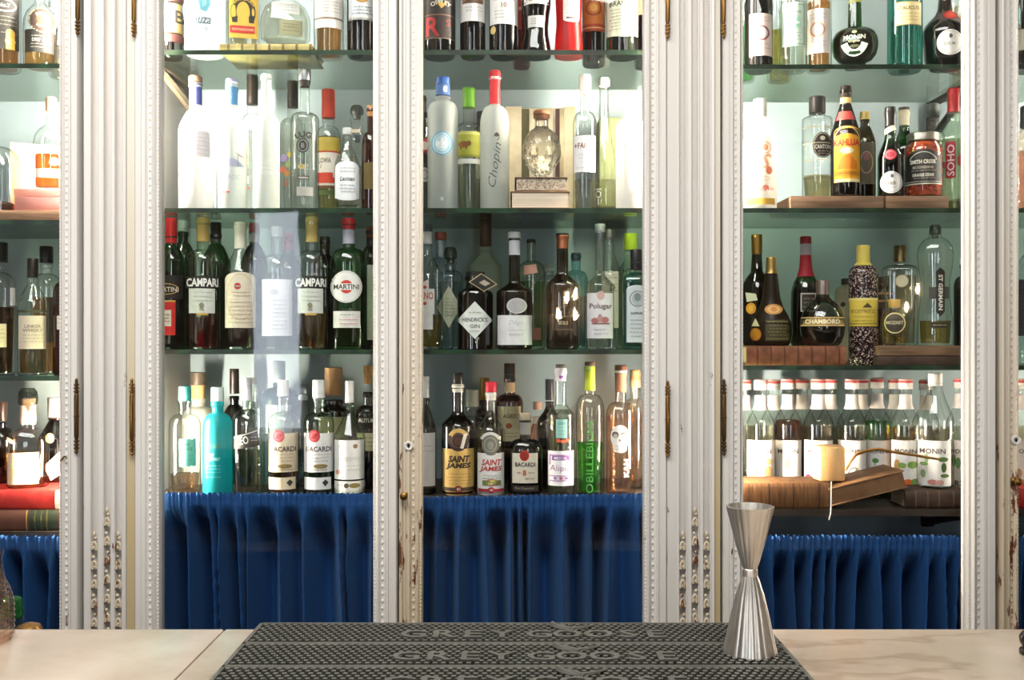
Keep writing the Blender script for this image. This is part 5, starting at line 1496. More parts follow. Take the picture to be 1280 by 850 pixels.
B('tall turquoise ribbed bottle with a cream-gold label', FR, 1131, 42, -80, 'R1', -20, -50, 15, 'square', gl='teal', cap=('plain', '#b99a5a', -84, -60, 18), liq=('#3fb5ad', 28), L=[[R(1121, 1150, 8, 37, '#e3d09a'), R(1121, 1150, 8, 9, '#b98a4a'), R(1121, 1150, 36, 37, '#b98a4a'), T('ITALICUS', 1135.5, 16, 4.6, '#5a4a2a', w=24), LN(1124, 1147, (23, 27, 31), '#b59a62')]])
B('squat dark herbal liqueur bottle with a red wax seal and oval white label', FR, 1181, 53, -60, 'R1', pts=[(79, 44), (76, 48), (60, 50), (46, 53), (40, 53), (33, 48), (26, 36), (20, 24), (12, 17), (0, 15), (-55, 13), (-57, 15), (-62, 15)], gl='brown', cap=('foil', '#3a6a2a', -64, -20), liq=('#1c0e08', 30),
  L=[[E(1188, 23, 8.5, 6.5, '#b8261f'), E(1188, 23, 5.5, 4, '#cc4a36')], [E(1187, 59.5, 15.5, 15.5, '#e0ddda'), RING(1187, 59.5, 14, 14, .8, '#a9a6a4'), E(1188, 52, 2, 2.6, '#5a5652'), T('D.O.M.', 1187, 61, 3.4, '#7a7672', w=14)]])
B('clear bottle with a white tag behind the red wax seal', BK, 1203, 30, -50, 'R1', 0, -20, 12, gl='clear', cap=('screw', '#b04a3a', -52, -32, 13), liq=('#e6d5b8', 10), L=[[R(1198, 1210, 24, 36, '#c99a5a')]])
# ------------------------------------------------------------------ right cabinet, second shelf
zr2 = ZS['R2']; hb = (261 - 245) * 2.46 / F
block('wooden_block', 'weathered wooden block under the coffee liqueur bottle, pale sawn end', 'block', 988, 1105, 245, 261, 2.465, .20, zr2 + .0003, M_OAK, .0, 'wooden blocks on the second shelf')
block('wooden_block', 'weathered wooden block under the jar of cherries', 'block', 1107, 1186, 245, 261, 2.465, .20, zr2 + .0003, M_OAK, .0, 'wooden blocks on the second shelf')
zq = zr2 + 16 * 2.465 / F + .0012
B('white bottle with orange-red scroll drawing and golden liquid at its foot', 2.51, 950, 42, 150, 'R2', 176, 146, 14.5, 'long', mat=frost('#f2efe8', .28), taper=.97, cap=('screw', '#dcd5cc', 124.5, 146, 16), NL=[(132, 134, '#b06a4a')],
  L=[[RING(956, 188, 8, 8, 2, '#e0a88a'), E(956, 188, 4, 4, '#d88a6a'), T('S', 957, 205, 18, '#d89a7a', shear=.3), E(961, 216, 4, 5, '#dd7a5a'), RING(955, 226, 7, 3, 1, '#e0b09a'), T('ROJITO', 957, 240.5, 4, '#c85a4a', w=20, arc=-30), E(957, 237, 4, 3, '#d87a68'), LN(945, 968, (176, 246), '#d8c6b8')], [R(933, 968, 250, 258, '#d9a94a')]])
B('straight ringed bottle with a black tapered cap and round black label', 2.60, 1021.5, 37, 142, 'R2', 150, 146, 18, 'square', gl='clear', z0=zq, cap=('plain', '#1f1b19', 121, 142, 20), liq=('#d8c38e', 222),
  L=[[E(1028, 184.5, 12, 16, '#29231f'), RING(1028, 184.5, 11, 15, .9, '#b5a993'), T('CANTON', 1028, 186.5, 5.2, '#e5dccb', w=19), E(1028, 176, 3, 2.6, '#cfc6b4'), LN(1021, 1035, (192, 195), '#a59c8a')], [R(1004, 1039, 161, 162.2, '#a59a7c'), R(1004, 1039, 181, 182.2, '#b5ab90'), R(1004, 1039, 202, 203.2, '#b5ab90'), R(1004, 1039, 221, 222.2, '#97895c')]])
B('brown coffee liqueur bottle with a yellow arched label and red word', FR, 1057, 36, 112, 'R2', 168, 130, 13, 'slope', gl='brown', z0=zq, cap=('screw', '#2b2119', 108, 122, 14.5), NL=[(123, 130, '#d8b56a')], liq=('#2a0f06', 150),
  L=[[PG([(1049, 141), (1064, 141), (1069, 152), (1045, 152)], '#b8413a')], [ARCH(1043, 1074, 160, 230, '#dfa02c', 8), RING(1058.5, 176, 15, 15, 1, '#f2d27c', a0=0, a1=180), T('KAHLUA', 1058.5, 181, 8.5, '#c22f22', w=31, bold=.05), E(1058.5, 191, 8, 4, '#e5d5b5'), PG([(1047, 214), (1052, 198), (1062, 196), (1070, 205), (1071, 214)], '#d07a1f'), R(1044, 1073, 216, 222, '#c9881f'), LN(1047, 1070, (219,), '#8a3a1a'), R(1044, 1073, 226, 230, '#f0dca0')]])
B('slim green-necked bottle with a gold cap behind the coffee liqueur', 2.63, 1081, 26, 146, 'R2', 182, 158, 11, gl='olive', z0=zq, cap=('foil', '#c9b06a', 140, 150), liq=('#4a3a24', 190), L=[[R(1070, 1093, 180, 232, '#5a5448'), RING(1083, 205, 8, 14, 1.4, '#a58a7a'), E(1083, 198, 4, 5, '#8a5a5a')]])
B('dark liqueur bottle with black foil, white sash, red seal and round white label', 2.50, 1113, 31, 138, 'R2', 200, 168, 13, 'S', gl='dkgreen', z0=zq, cap=('foil', '#1d1917', 134.5, 158), liq=('#120b0a', 185),
  L=[[PG([(1106, 162), (1119, 156), (1120, 163), (1106, 169)], '#e2dccb')], [E(1113, 195.5, 7.5, 6.5, '#b5303a'), RING(1113, 195.5, 6, 5, 1, '#d8707a'), E(1114, 230, 13.2, 13.6, '#dedbd6'), RING(1114, 230, 12, 12.4, .8, '#a9a6a2'), E(1115, 222, 2, 2.4, '#5a5652'), T('B&B', 1114, 231, 4.4, '#7a7672', w=11), LN(1107, 1121, (236,), '#b3b0ac')]])
B('dark bottle with a cream neck wrap between the red-sealed bottle and the jar', 2.66, 1130, 30, 140, 'R2', 190, 160, 12, 'S', gl='dkgreen', z0=zr2, cap=('foil', '#d8d0b4', 138, 157), liq=('#1c140e', 185), L=[[PG([(1122, 200), (1132, 196), (1132, 214), (1122, 214)], '#b9b4a8')]], NL=[(134.6, 138, '#3a2a1a')])
# jar of cherries
dj2 = 2.515
jr = empty('preserve_jar', (X(1154, dj2), dj2, zq), 'glass jar of red-brown cherries with a steel lid and ornate black label', 'jar', None, -math.atan2(X(1154, dj2), dj2))
Bt = Bottle.__new__(Bottle)
Bt.d = dj2; Bt.cx = 1154; Bt.k = dj2 / F; Bt.zb = zq; Bt.n = 2; Bt.dr = 1; Bt.root = jr
kk = Bt.k
Bt.P = [(20 * kk, 0), (22 * kk, .003), (23 * kk, .008), (23 * kk, Bt.z(190)), (22 * kk, Bt.z(184)), (18.5 * kk, Bt.z(179)), (18 * kk, Bt.z(174))]
m = MB(); m.lathe(Bt.P, 30, capt=False); m.build('glass_body', glass('clear'), jr)
m = MB(); m.lathe([(r * .94, max(z, .004)) for r, z in Bt.P[:-1]], 26); rr_ = random.Random(2)
for i in range(46):
    a = rr_.uniform(math.pi, 2 * math.pi); zz = rr_.uniform(.01, Bt.z(186))
    m.sphere((20.2 * kk * math.cos(a), 20.2 * kk * math.sin(a), zz), .0062, None, 9, 6)
m.build('cherries', simple('stewed_cherries', '#6a1f10', '#b54a22', 90, .25), jr, 60)
m = MB(); m.lathe([(18.2 * kk, Bt.z(178)), (19.5 * kk, Bt.z(177)), (19.5 * kk, Bt.z(169)), (19 * kk, Bt.z(168)), (18 * kk, Bt.z(167.4))], 32); m.build('lid', metal('#8f897f', .4), jr)
Bt.label([R(1133, 1175, 197, 232, '#1c1a18'), ARCH(1137, 1172, 190, 214, '#1c1a18', 8), RING(1154, 208, 17, 15, .9, '#b5aea0', a0=20, a1=160), T('SMITH CREEK', 1154, 205.5, 5, '#d9d2c2', w=30, bold=.03), T('MOONSHINE', 1154, 212.5, 3.6, '#a8a193', w=24), LN(1140, 1168, (216.5,), '#8a8478'), T('ORANGE CREME', 1154, 222, 4, '#d9d2c2', w=25, bold=.03), R(1133, 1175, 229.6, 230.4, '#a8a193'), R(1133, 1175, 232, 233.4, '#b9b2a2'), LN(1140, 1168, (226,), '#8a8478')])
B('clear bottle with a red neck and a long red vertical name label', 2.56, 1192, 38, 140, 'R2', 176, 150, 14, 'S', gl='greenish', z0=zr2 + .0002, cap=('foil', '#b5282a', 111, 141), liq=('#dfe2c8', 176),
  L=[[R(1183, 1194.5, 180, 225, '#a8283a'), T('SOHO', 1188.8, 203, 8.6, '#ecdcd8', rot=90, w=39, bold=.02), PG([(1196, 200), (1206, 190), (1206, 216), (1196, 208)], '#8f2230'), R(1179, 1182, 204, 212, '#a8283a')], [T('SOHO', 1192.5, 126, 4, '#e8c8c4', rot=90, w=16)]])
B('bottle with a pewter stopper behind the jar and the red-necked bottle', BK, 1166, 30, 152, 'R2', 182, 160, 12, 'round', gl='blueclear', cap=('plain', '#5a625f', 130, 147, 16), z0=zr2)
book('dark book leaning low behind the red-necked bottle', 1197, 1216, 236, 261, 2.66, .09, zr2 + .0004, M_LEATHER2, face='spine')
# ------------------------------------------------------------------ right cabinet, third shelf
zr3 = ZS['R3']; db = 2.465
book('red-brown leather book carrying the bell-shaped and dome bottles', 933, 1057, 433, 457, db, .23, zr3 + .0003, M_LEATHER1, face='spine', bands=[(945 + i * 17, 2.2, '#5d3018') for i in range(7)])
zb3 = zr3 + 24 * db / F + .0008
block('wooden_board', 'upper thin wooden board under the sculpted tall bottle', 'board', 1100, 1212, 433, 445.5, db, .22, zr3 + 11.7 * db / F + .0006, M_OAK, 0, 'thin wooden boards on the third shelf')
block('wooden_board', 'lower thin wooden board lying on the shelf under another board', 'board', 1098, 1214, 445.5, 457, db, .22, zr3 + .0003, M_LEATHER2, 0, 'thin wooden boards on the third shelf')
B('olive-brown globe bottle with a gold neck and little orange fruit, behind the bell-shaped one', 2.615, 946, 38, 320, 'R3', pts=[(432, 30), (428, 36), (400, 38), (370, 38), (356, 35), (348, 27), (340, 15), (318, 12), (300, 13)], z0=zb3, gl='olive', mat=None, liq=('#3a2c10', 352),
  cap=('foil', '#b58d4a', 293.5, 318, None, 'metal'), L=[[E(939, 386, 6, 7, '#e0952a'), E(939, 386, 3, 4, '#f0b850'), PG([(932, 366), (945, 368), (947, 376), (934, 378)], '#d5d0c0')]])
B('bell-shaped dark brown bottle with an orange oval and gold ornament', FR, 964, 50, 345, 'R3', pts=[(432, 42), (428, 47), (415, 50), (404, 48), (395, 42), (385, 30), (372, 22), (355, 18), (342, 15), (338, 12), (330, 12)], z0=zb3, gl='brown', mat=frost('#2b1d10', .05), dr=.8,
  cap=('foil', '#b9975a', 322, 342, None, 'metal'), L=[[E(967, 387, 11, 6.5, '#c98a4a'), E(967, 387, 8, 4.6, '#e0b076'), E(967, 387, 4, 3, '#c9803a')], [R(957, 986, 400, 426, '#4a4326'), R(958.5, 984.5, 402, 403, '#8f8450'), R(958.5, 984.5, 423, 424, '#8f8450'), LN(960, 983, (407, 411, 415, 419), '#8a7f4e'), E(945, 418, 7, 8, '#d8891f'), E(945, 418, 5, 6, '#e8a83a'), PG([(940, 408), (945, 398), (950, 408)], '#e0d5b0')]])
B('round-shouldered dark bottle with a crimson neck and white outlined label', 2.60, 1007, 36, 300, 'R3', pts=[(433, 32), (429, 36), (380, 36), (364, 35), (352, 29), (345, 20), (335, 15), (318, 13), (305, 13), (296, 13)], z0=zb3, gl='dkgreen', liq=('#1d120c', 352),
  cap=('plain', '#8f1a22', 295.5, 305, 14), NL=[(305, 319, '#b9aeb4'), (319, 346, '#a51a2c')], L=[[R(1001, 1020, 367, 390, '#c9c2b8'), R(1002.5, 1018.5, 368.5, 388.5, '#3a2a22'), LN(1004, 1017, (374, 379, 384), '#8a7f74')]])
B('half-dome liqueur bottle with a gold lettered band and rosy silver cap', 2.505, 1028, 55, 376, 'R3', pts=[(433, 38), (428, 46), (418, 53), (408, 55), (398, 53), (388, 46), (380, 36), (374, 22), (371, 16), (366, 15)], z0=zb3, gl='grey', liq=('#241812', 408), cap=('plain', '#b5a29c', 350, 376, 15.5, 'metal'),
  L=[[R(1002, 1054, 396.5, 408, '#a8834a'), R(1002, 1054, 397, 398, '#d8b878'), R(1002, 1054, 406.6, 407.6, '#d8b878'), T('CHAMBORD', 1028, 402.3, 5.6, '#f0e2bc', w=42, bold=.04)]])
B('tall bottle of glittering dark grains with a yellow cap and yellow label', 2.53, 1079, 35.5, 330, 'R3', 345, 331, 15.5, 'round', gl='brown', cap=('foil', '#d8c25a', 307, 332),
  mat=grains('glitter_grains', '#170d10', '#c9b2a6'), L=[[R(1061.5, 1096.5, 373, 408, '#dcc04c'), R(1061.5, 1096.5, 373, 376, '#e6d480'), PG([(1078, 385), (1084, 379), (1090, 385)], '#4a3a24'), T('KOSTRITZ', 1079, 389.5, 4.4, '#8a7a3a', w=28), LN(1065, 1093, (396, 401), '#b59a3a'), R(1061.5, 1096.5, 404, 405, '#a88c30')]])
B('square-bodied clear bottle with a ringed brass cap', 2.60, 1125, 42, 330, 'R3', 338, 331, 13, 'square', z0=zb3, n=6, dr=.7, gl='clear', cap=('screw', '#8a7a55', 307, 328, 15, 'metal'), liq=('#d8d2b0', 345), L=[[E(1127, 352, 8, 8, '#c9c3a2'), RING(1127, 352, 8, 8, 1, '#a59c70')]])
B('small round golden liqueur bottle with a dark heart-shaped label', 2.505, 1118, 33, 386, 'R3', pts=[(433, 24), (429, 29), (418, 33), (408, 33.5), (398, 32), (390, 26), (386, 17), (381, 12), (378, 13)], z0=zb3, gl='clear', cap=('plain', '#c9a24a', 374, 385, 14), liq=('#d9b45a', 396),
  L=[[E(1118.5, 404, 12, 12.5, '#3a3428'), RING(1118.5, 404, 12.5, 13, 1.4, '#d8c88a'), T('MOZART', 1118.5, 403.5, 4.4, '#cfc4a0', w=20)]])
B('amber bottle with a dark banded label behind the golden heart-labelled one', BK, 1104, 30, 352, 'R3', 372, 356, 13, 'round', z0=None, gl='amber', cap=('plain', '#5a4a3a', 346, 354, 14), liq=('#a5642a', 365), L=[[R(1097, 1116, 362, 386, '#2b211a'), R(1097, 1116, 366, 378, '#c98a4a'), LN(1099, 1114, (371,), '#5a3a1a')]])
B('cream coloured bottle glimpsed between the glittering bottle and the dome bottle', BK, 1058, 28, 356, 'R3', 366, 358, 12, 'square', mat=frost('#cfc8a8', .1), cap=('plain', '#2a241c', 348, 356, 13), L=[[E(1054, 381, 3, 3, '#3a342a')]])
B('sculpted tall clear bottle with a black vertical name strip and amber lower part', FR, 1169, 43, 304, 'R3', pts=[(433, 40), (429, 42), (400, 41), (370, 34), (352, 34), (335, 40), (318, 43), (308, 40), (300, 28), (297, 16), (284, 13), (281, 14)], z0=zb3, gl='clear', dr=.6, cap=('glass', '', 281, 298, 14), liq=('#c9a04a', 401),
  L=[[PG([(1175, 335), (1180, 340), (1180, 390), (1175, 396), (1170, 390), (1170, 340)], '#1d1a17'), T('ST GERMAIN', 1175.3, 366, 5, '#e0dccf', rot=-90, w=44, bold=.03)], [R(1162, 1170, 359, 374, '#3a3a3c'), R(1180, 1185, 359, 374, '#3a3a3c')], [R(1164, 1184, 403, 410, '#2b2722'), LN(1166, 1182, (406.5,), '#b5a97c')]])
B('dark bottle glimpsed at the door post beyond the sculpted one', BK, 1206, 26, 330, 'R3', 360, 345, 11, 'round', gl='black', cap=('plain', '#8f9a9a', 322, 332, 12), liq=('#1c1c22', 365))
# ------------------------------------------------------------------ right cabinet, syrup shelf
zr4 = ZS['R4']; d4 = 2.46
book('thick brown leather book beneath the pale wooden cup, worn spine', 928, 1037, 605, 637, d4, .125, zr4 + .0003, M_SPINE, face='spine', bands=[(935, 2, '#3c2412'), (960, 2, '#3c2412'), (990, 2, '#3c2412'), (1022, 2, '#3c2412')])
zt4 = zr4 + 32 * d4 / F + .0012
o = book('tan cloth book tilted, one end propped on the dark book', 1037, 1136, 0, 22, d4 - .006, .12, zr4 + .026, M_TAN, pages=M_TAN, rz=.04)
o.rotation_euler = (0, -.235, .05); o.location.z = zr4 + .0295; 
book('dark old book under the end of the tilted tan book, carrying the white-capped syrup bottle', 1131, 1213, 615, 637, d4 + .006, .105, zr4 + .0003, M_LEATHER2, face='spine', bands=[(1143, 1.4, '#6a5a44'), (1158, 1.4, '#6a5a44'), (1172, 1.4, '#6a5a44'), (1190, 1.4, '#6a5a44')])
zd4 = zr4 + 22 * (d4 + .006) / F + .0012


def syrup(label, d, cx, w, liq, gl='clear', top=474, z0=None, pic=None, ring='#c8403c', full=True, capc='#e6e0da', lvl=533, nm='MONIN'):
    k = 2.6 / d
    z0 = z0 if z0 is not None else zr4 + .0002
    ys, yn = top + 60, top + 42
    ys = top + 58; yn = top + 28
    lab = [[R(cx - w * .46, cx + w * .46, 549, 611, '#ebe7e2'), R(cx - w * .46, cx + w * .46, 549, 549.8, '#cfc6bb')]] if full else []
    if full:
        lab[0] += [T(nm, cx, 562.5, 5.6, '#4a3a38', w=w * .70)]
        lab[0] += pic(cx) if pic else []
    b = B(label, d, cx, w, top + 6, 'R4', ys, yn, 14.5 * w / 36, 'S', gl=gl, z0=z0, cap=('screw', capc, top, top + 12, 17 * w / 36), liq=liq and (liq, lvl), NL=[(top + 19, top + 37, '#e3dad6')] + ([(top + 4.2, top + 6, ring)] if 0 else []), L=lab, name='syrup_bottle')
    if ring:
        m = MB(); r_ = 17.4 * w / 36 / 2 * b.k
        m.lathe([(r_, b.z(top + 4.4)), (r_, b.z(top + 1.6))], 22, m=paper(ring), capb=False, capt=False)
        m.lathe([(r_, b.z(top + 1.5)), (r_ * .9, b.z(top - .2)), (r_ * .5, b.z(top - .3))], 22, m=paper(ring), capb=False)
        m.build('cap_ring', None, b.root)
    return b


def pic_nut(c): return [E(c - 8, 590, 5, 7, '#c99a6a'), E(c + 9, 588, 5, 8, '#b98a5a'), E(c + 4, 600, 7, 5, '#d8b48a'), E(c - 6, 602, 5, 4, '#c98f5f'), E(c + 10, 575, 4, 4, '#c9a06a')]
def pic_passion(c): return [E(c - 1, 578, 2.4, 7, '#7d9a5a'), E(c + 2, 599, 7, 5, '#d8b83a'), E(c - 6, 602, 5, 4, '#8a9a3a'), E(c + 9, 602, 3, 4, '#6a3a4a'), E(c + 2, 599, 3, 2, '#8a7a2a')]
def pic_rose(c): return [E(c - 11, 576, 3, 4, '#9ab08a'), E(c - 12, 596, 4, 5, '#b02a4a'), E(c + 4, 603, 8, 4, '#b5243a'), R(c - 1, c, 570, 598, '#b5a08a'), E(c + 9, 590, 3, 4, '#c04a5a')]
def pic_vanilla(c): return [RING(c + 3, 592, 8, 10, 1.2, '#6a4a2a', a0=60, a1=260), E(c - 6, 596, 4, 3, '#e0cf9a'), E(c + 6, 588, 3, 4, '#8a9a5a')]
def pic_mint(c): return [E(c - 2, 574, 4, 3, '#5a8a4a'), E(c - 7, 594, 6, 5, '#5fa03f'), E(c - 1, 598, 5, 4, '#7ab55a'), E(c + 9, 600, 5, 3, '#6a7a6a'), R(c - 3, c - 2, 570, 580, '#4a7a3a')]
def pic_orange(c): return [E(c - 10, 582, 4, 9, '#e0a86a'), E(c - 4, 580, 5, 3.5, '#8fae5a'), E(c + 8, 579, 6, 4.5, '#7fa04a'), E(c + 3, 602, 6.5, 5.5, '#dd6a2a'), E(c + 11, 600, 5, 4, '#6f9442'), E(c - 9, 598, 4, 5, '#d8924a')]
def pic_olive(c): return [E(c - 12, 578, 5, 2.4, '#7fa05a'), E(c - 9, 571, 2.4, 6, '#9ab57a'), E(c + 10, 572, 6, 3, '#4a6a34'), E(c + 11, 582, 3, 6, '#3f5a2c'), E(c + 12, 592, 5, 2.4, '#4a6a34'), E(c - 2, 600, 6, 3.4, '#c9877a'), E(c + 6, 600, 5, 3, '#d8a59a'), E(c - 13, 590, 3, 5, '#9ab57a')]
def pic_leaf(c): return [E(c - 8, 574, 2.4, 8, '#4a7a44'), E(c - 3, 577, 3, 7, '#5a8a4f'), E(c + 5, 574, 2.4, 7, '#3f6a3a'), T('R2', c - 2, 602, 7, '#4a4a44')]


syrup('pale syrup bottle with a nut picture, glaring white beside the pilaster', 2.63, 951, 36, '#f0ead8', top=475, pic=pic_nut, ring='#e08a84')
syrup('syrup bottle of rose-brown liquid, with yellow fruit on its label', 2.655, 985, 35, '#b5604a', top=474, pic=pic_passion, lvl=525)
syrup('pale syrup bottle with crimson petals on its label, beside the wooden cup', 2.63, 1023, 37, '#ded2b2', top=474, pic=pic_rose)
syrup('syrup bottle with a vanilla pod picture just behind the wooden cup', 2.63, 1065, 36, '#cfc9b0', top=474, pic=pic_vanilla)
syrup('emerald green syrup bottle with mint leaves on its label', 2.66, 1096.5, 34, '#1fae4a', top=473, pic=pic_mint, lvl=526)
syrup('amber syrup bottle with oranges on its label', 2.612, 1132, 36, '#d89a48', top=474, pic=pic_orange, lvl=534)
b = B('larger syrup bottle with a plain white cap and olive leaves, standing on the dark book', 2.532, 1169, 44, 478, 'R4', 528, 482, 17, 'S', z0=zd4, name='syrup_bottle', cap=('plain', '#e6e2da', 466, 482, 17), liq=('#d8d4bc', 534),
      L=[[R(1149, 1187, 549, 605, '#e9e6e1'), E(1151, 605, 3, 3, '#e9e6e1'), T('MONIN', 1166, 562, 6.4, '#4a3a38', w=30)] + pic_olive(1168)])
syrup('syrup bottle with dark green leaves on its label at the door post', 2.63, 1201, 35, '#d5d8bc', top=473, pic=pic_leaf)
for dd, cx, tp, col, lb in ((2.725, 931, 475, '#e8e2d0', 'syrup bottle at the pilaster edge behind the nut-picture syrup'), (2.725, 967, 475, '#e2d8c8', 'syrup bottle behind, between the nut-picture and the rose-brown syrups'), (2.725, 1003, 474, '#3a2414', 'dark syrup bottle behind the rose-brown syrup'),
                       (2.725, 1038, 474, '#b9b48a', 'syrup bottle behind the one with crimson petals'), (2.737, 1077, 474, '#8a8a6a', 'syrup bottle behind the vanilla pod and mint syrups'), (2.733, 1119, 474, '#1fa048', 'green syrup bottle behind, between the emerald and the amber syrups'),
                       (2.725, 1157, 475, '#8a6a3a', 'syrup bottle behind the larger white-capped one')):
    syrup(lb, dd, cx, 34, col, top=tp, full=False)
syrup('pale syrup bottle showing through the gap between the two doors', 2.64, 1240, 35, '#e2ddc8', top=474, pic=pic_rose)
syrup('syrup bottle with a red cap ring at the very edge of the picture', 2.63, 1281, 35, '#d8c8a8', top=474, pic=pic_nut)
# pale wooden cup with a leather cord
dc = 2.475
cup = empty('wooden_cup', (X(1041.5, dc), dc + .035, zt4), 'pale wooden cup with a tan leather cord, standing on the thick brown book', 'cup', None, .04)
k_ = dc / F
m = MB(); m.box(-16.5 * k_, 16.5 * k_, -.030, .030, 0, 44 * k_, None, .006); m.build('body', M_PALEWOOD, cup, 40)
m = MB()
for off, zz in ((0, 0), (.004, -.006)):
    pts = []
    P_ = [(14, 14), (20, 24), (27, 33), (40, 37), (55, 39), (75, 35), (100, 31), (122, 27), (134, 25)]
    for i in range(len(P_) - 1):
        for j in range(4):
            t = j / 4
            pts.append(((P_[i][0] + (P_[i + 1][0] - P_[i][0]) * t) * k_, -.044 + off, (P_[i][1] + (P_[i + 1][1] - P_[i][1]) * t) * k_ + zz * (1 - i / 9) + .006))
    m.tube(pts, .0026, 6)
m.build('cord', simple('leather_cord', '#8a5f2c', '#b5863f', 60, .6), cup, 60)
m = MB(); m.tube([(X(1039, 2.45), 2.449, Z(601 + 0, 2.45)), (X(1038.5, 2.45), 2.4475, Z(620, 2.45)), (X(1038, 2.45), 2.4465, Z(640, 2.45)), (X(1036, 2.45), 2.446, Z(649, 2.45))], .0011, 6)
tag(m.build('bookmark_ribbon', paper('#d8d0c0'), None), 'thin pale bookmark ribbon hanging from the thick brown book over the shelf edge', 'ribbon')
# second door's slice of shelves
B('bottle with a gold neck in the gap between the two doors, top shelf', MD, 1240, 30, -40, 'R1', 10, -20, 12, gl='clear', cap=('screw', '#b58a4a', -42, -24, 13), liq=('#d8b86a', 20), L=[[R(1230, 1250, 20, 50, '#d8cfb8')]])
B('dark bottle with a white label at the far picture edge, top shelf', FR, 1284, 34, -50, 'R1', 0, -25, 12, gl='black', cap=('screw', '#1f1b18', -52, -34, 13), liq=('#1a1512', 10), L=[[R(1270, 1298, 40, 66, '#d9d2bf')]])
B('black-capped bottle with a pink-edged body at the far picture edge, second shelf', FR, 1286, 34, 148, 'R2', 180, 160, 13, gl='pink', cap=('screw', '#1f1b18', 133, 160, 20), liq=('#e0a890', 190))
B('bottle with a dark label at the far picture edge, third shelf', FR, 1287, 34, 300, 'R3', 340, 318, 12, gl='blueclear', cap=('screw', '#2a2a2c', 292, 310, 13), L=[[R(1272, 1300, 350, 420, '#3a3f44')]])
B('clear bottle in the gap between the two doors, third shelf', MD, 1240, 30, 300, 'R3', 340, 318, 12, gl='blueclear', cap=('screw', '#c9c9c4', 292, 310, 13), L=[[R(1228, 1252, 370, 420, '#d8d8d0')]])
B('pale bottle in the gap between the two doors, second shelf', MD, 1240, 32, 160, 'R2', 190, 172, 12, mat=frost('#e6e6e0', .3), cap=('plain', '#c9c9c0', 152, 166, 13))
book('red book under the syrup bottles at the far picture edge', 1246, 1330, 609, 637, d4, .12, zr4 + .0003, M_RED, face='spine')
# ================================================================== end cabinet
B('amber whisky bottle with a black label and gold seal at the picture edge, top shelf', FR, 4, 42, -70, 'L1', -5, -38, 14, gl='clear', cap=('screw', '#1f1b17', -74, -50, 16), liq=('#b8651f', -10),
  L=[[R(-15, 22, -8, 66, '#23211d'), RING(5, 12, 14, 8, 1.6, '#d8d0b8'), T('No.7', 5, 12, 5, '#d8d0b8'), LN(-10, 19, (26, 31, 36, 46), '#8f8a78'), R(7, 17, 44, 66, '#d9a94a'), E(12, 46, 5, 5, '#d9a94a'), E(12, 56, 6, 4, '#e6be66')]])
B('clear round-shouldered bottle with a brown medallion and dark label, top shelf', FR, 50, 40, -40, 'L1', pts=[(83, 36), (80, 39), (40, 40), (25, 38), (16, 31), (9, 20), (4, 12), (-36, 11), (-38, 13), (-42, 13)], cap=('cork', '#3a2a1c', -54, -36, 15), liq=('#c98a3a', 42),
  L=[[R(33, 66, 42, 70, '#2a2825'), LN(38, 62, (50, 60, 64), '#a09a8a'), T('DRY GIN', 51, 55, 4, '#d0c8b8', w=20), E(53, 30, 16, 16, '#3a2a24'), RING(53, 30, 16, 16, 1.4, '#cdb892'), T('ARRAN', 53, 21, 4, '#d8c8a0', arc=10, w=18), E(53, 29, 7, 7, '#9a6a4a'), T('MALT', 53, 38, 3.6, '#d8c8a0', arc=-10, w=14)]])
B('clear bottle with a pale blue printed label by the beaded door edge, top shelf', 2.59, 77, 30, -30, 'L1', 5, -12, 12, liq=('#e0c8b0', 40), cap=('plain', '#d9dde6', -36, -20, 14), NL=[(8, 12, '#dfe3ec')], L=[[R(64, 88, 14, 18, '#b5b8d0'), R(64, 88, 20, 22, '#6a6a92'), R(66, 70, 24, 66, '#f2f2f5'), PG([(72, 60), (76, 30), (80, 60)], '#8f93b0'), R(72, 80, 45, 46, '#8f93b0')]])
zl2 = ZS['L2']; dl2 = 2.465
block('wooden_board', 'weathered wooden board under the glass dome and the pink box, end cabinet', 'board', -160, 78, 262, 275, dl2, .24, zl2 + .0003, M_OAK, 0)
zw2 = zl2 + 13 * dl2 / F + .0012
dome = empty('glass_dome', (X(2, FR), FR, zw2), 'glass dome over dark things at the picture edge, second shelf', 'dome', None)
k_ = FR / F; zd = lambda y: Z(y, FR) - zw2
m = MB(); m.lathe([(22 * k_, .0), (22 * k_, zd(215)), (21 * k_, zd(203)), (18 * k_, zd(194)), (12 * k_, zd(187)), (5 * k_, zd(184)), (.001, zd(183.5))], 30, capb=False); m.build('cloche', glass('clear'), dome, 60)
m = MB(); m.lathe([(17 * k_, .001), (17 * k_, .018), (12 * k_, .024), (5 * k_, .027)], 20); m.build('contents', simple('dark_bark', '#1f1610', '#4a2a1c', 60, .8, bmp=.5), dome, 40)
dg = MB(); dg.sphere((0, 0, .0075), .0078, None, 14, 9)
o = dg.build('berry', simple('red_berry', '#b8361f', '#d8562f', 30, .4)); o.location = (X(20.5, 2.485), 2.485, zw2 - .0002); tag(o, 'small red-orange ball lying beside the glass dome', 'berry')
M_KRAFT = simple('kraft_board', '#d8b083', '#e3c298', 20, .7)
bxx = empty('carton', (X(46, 2.66), 2.66, zw2), 'upright cream carton with a slanted edge behind the orange bottle', 'box', None, .42)
k_ = 2.66 / F
m = MB(); m.box(-30 * k_, 40 * k_, 0, .07, 0, 94 * k_, None, .001); m.build('body', M_KRAFT, bxx, 30)
m = MB(); m.box(-20 * k_, 40 * k_, -.001, .0, .004, 92 * k_); m.build('front_panel', paper('#efe2cc'), bxx, 0)
bx2 = empty('acrylic_box', (X(54, 2.50), 2.505, zw2), 'low translucent pink box under the orange liqueur bottle', 'box', None)
k_ = 2.5 / F; hpb = 27 * k_
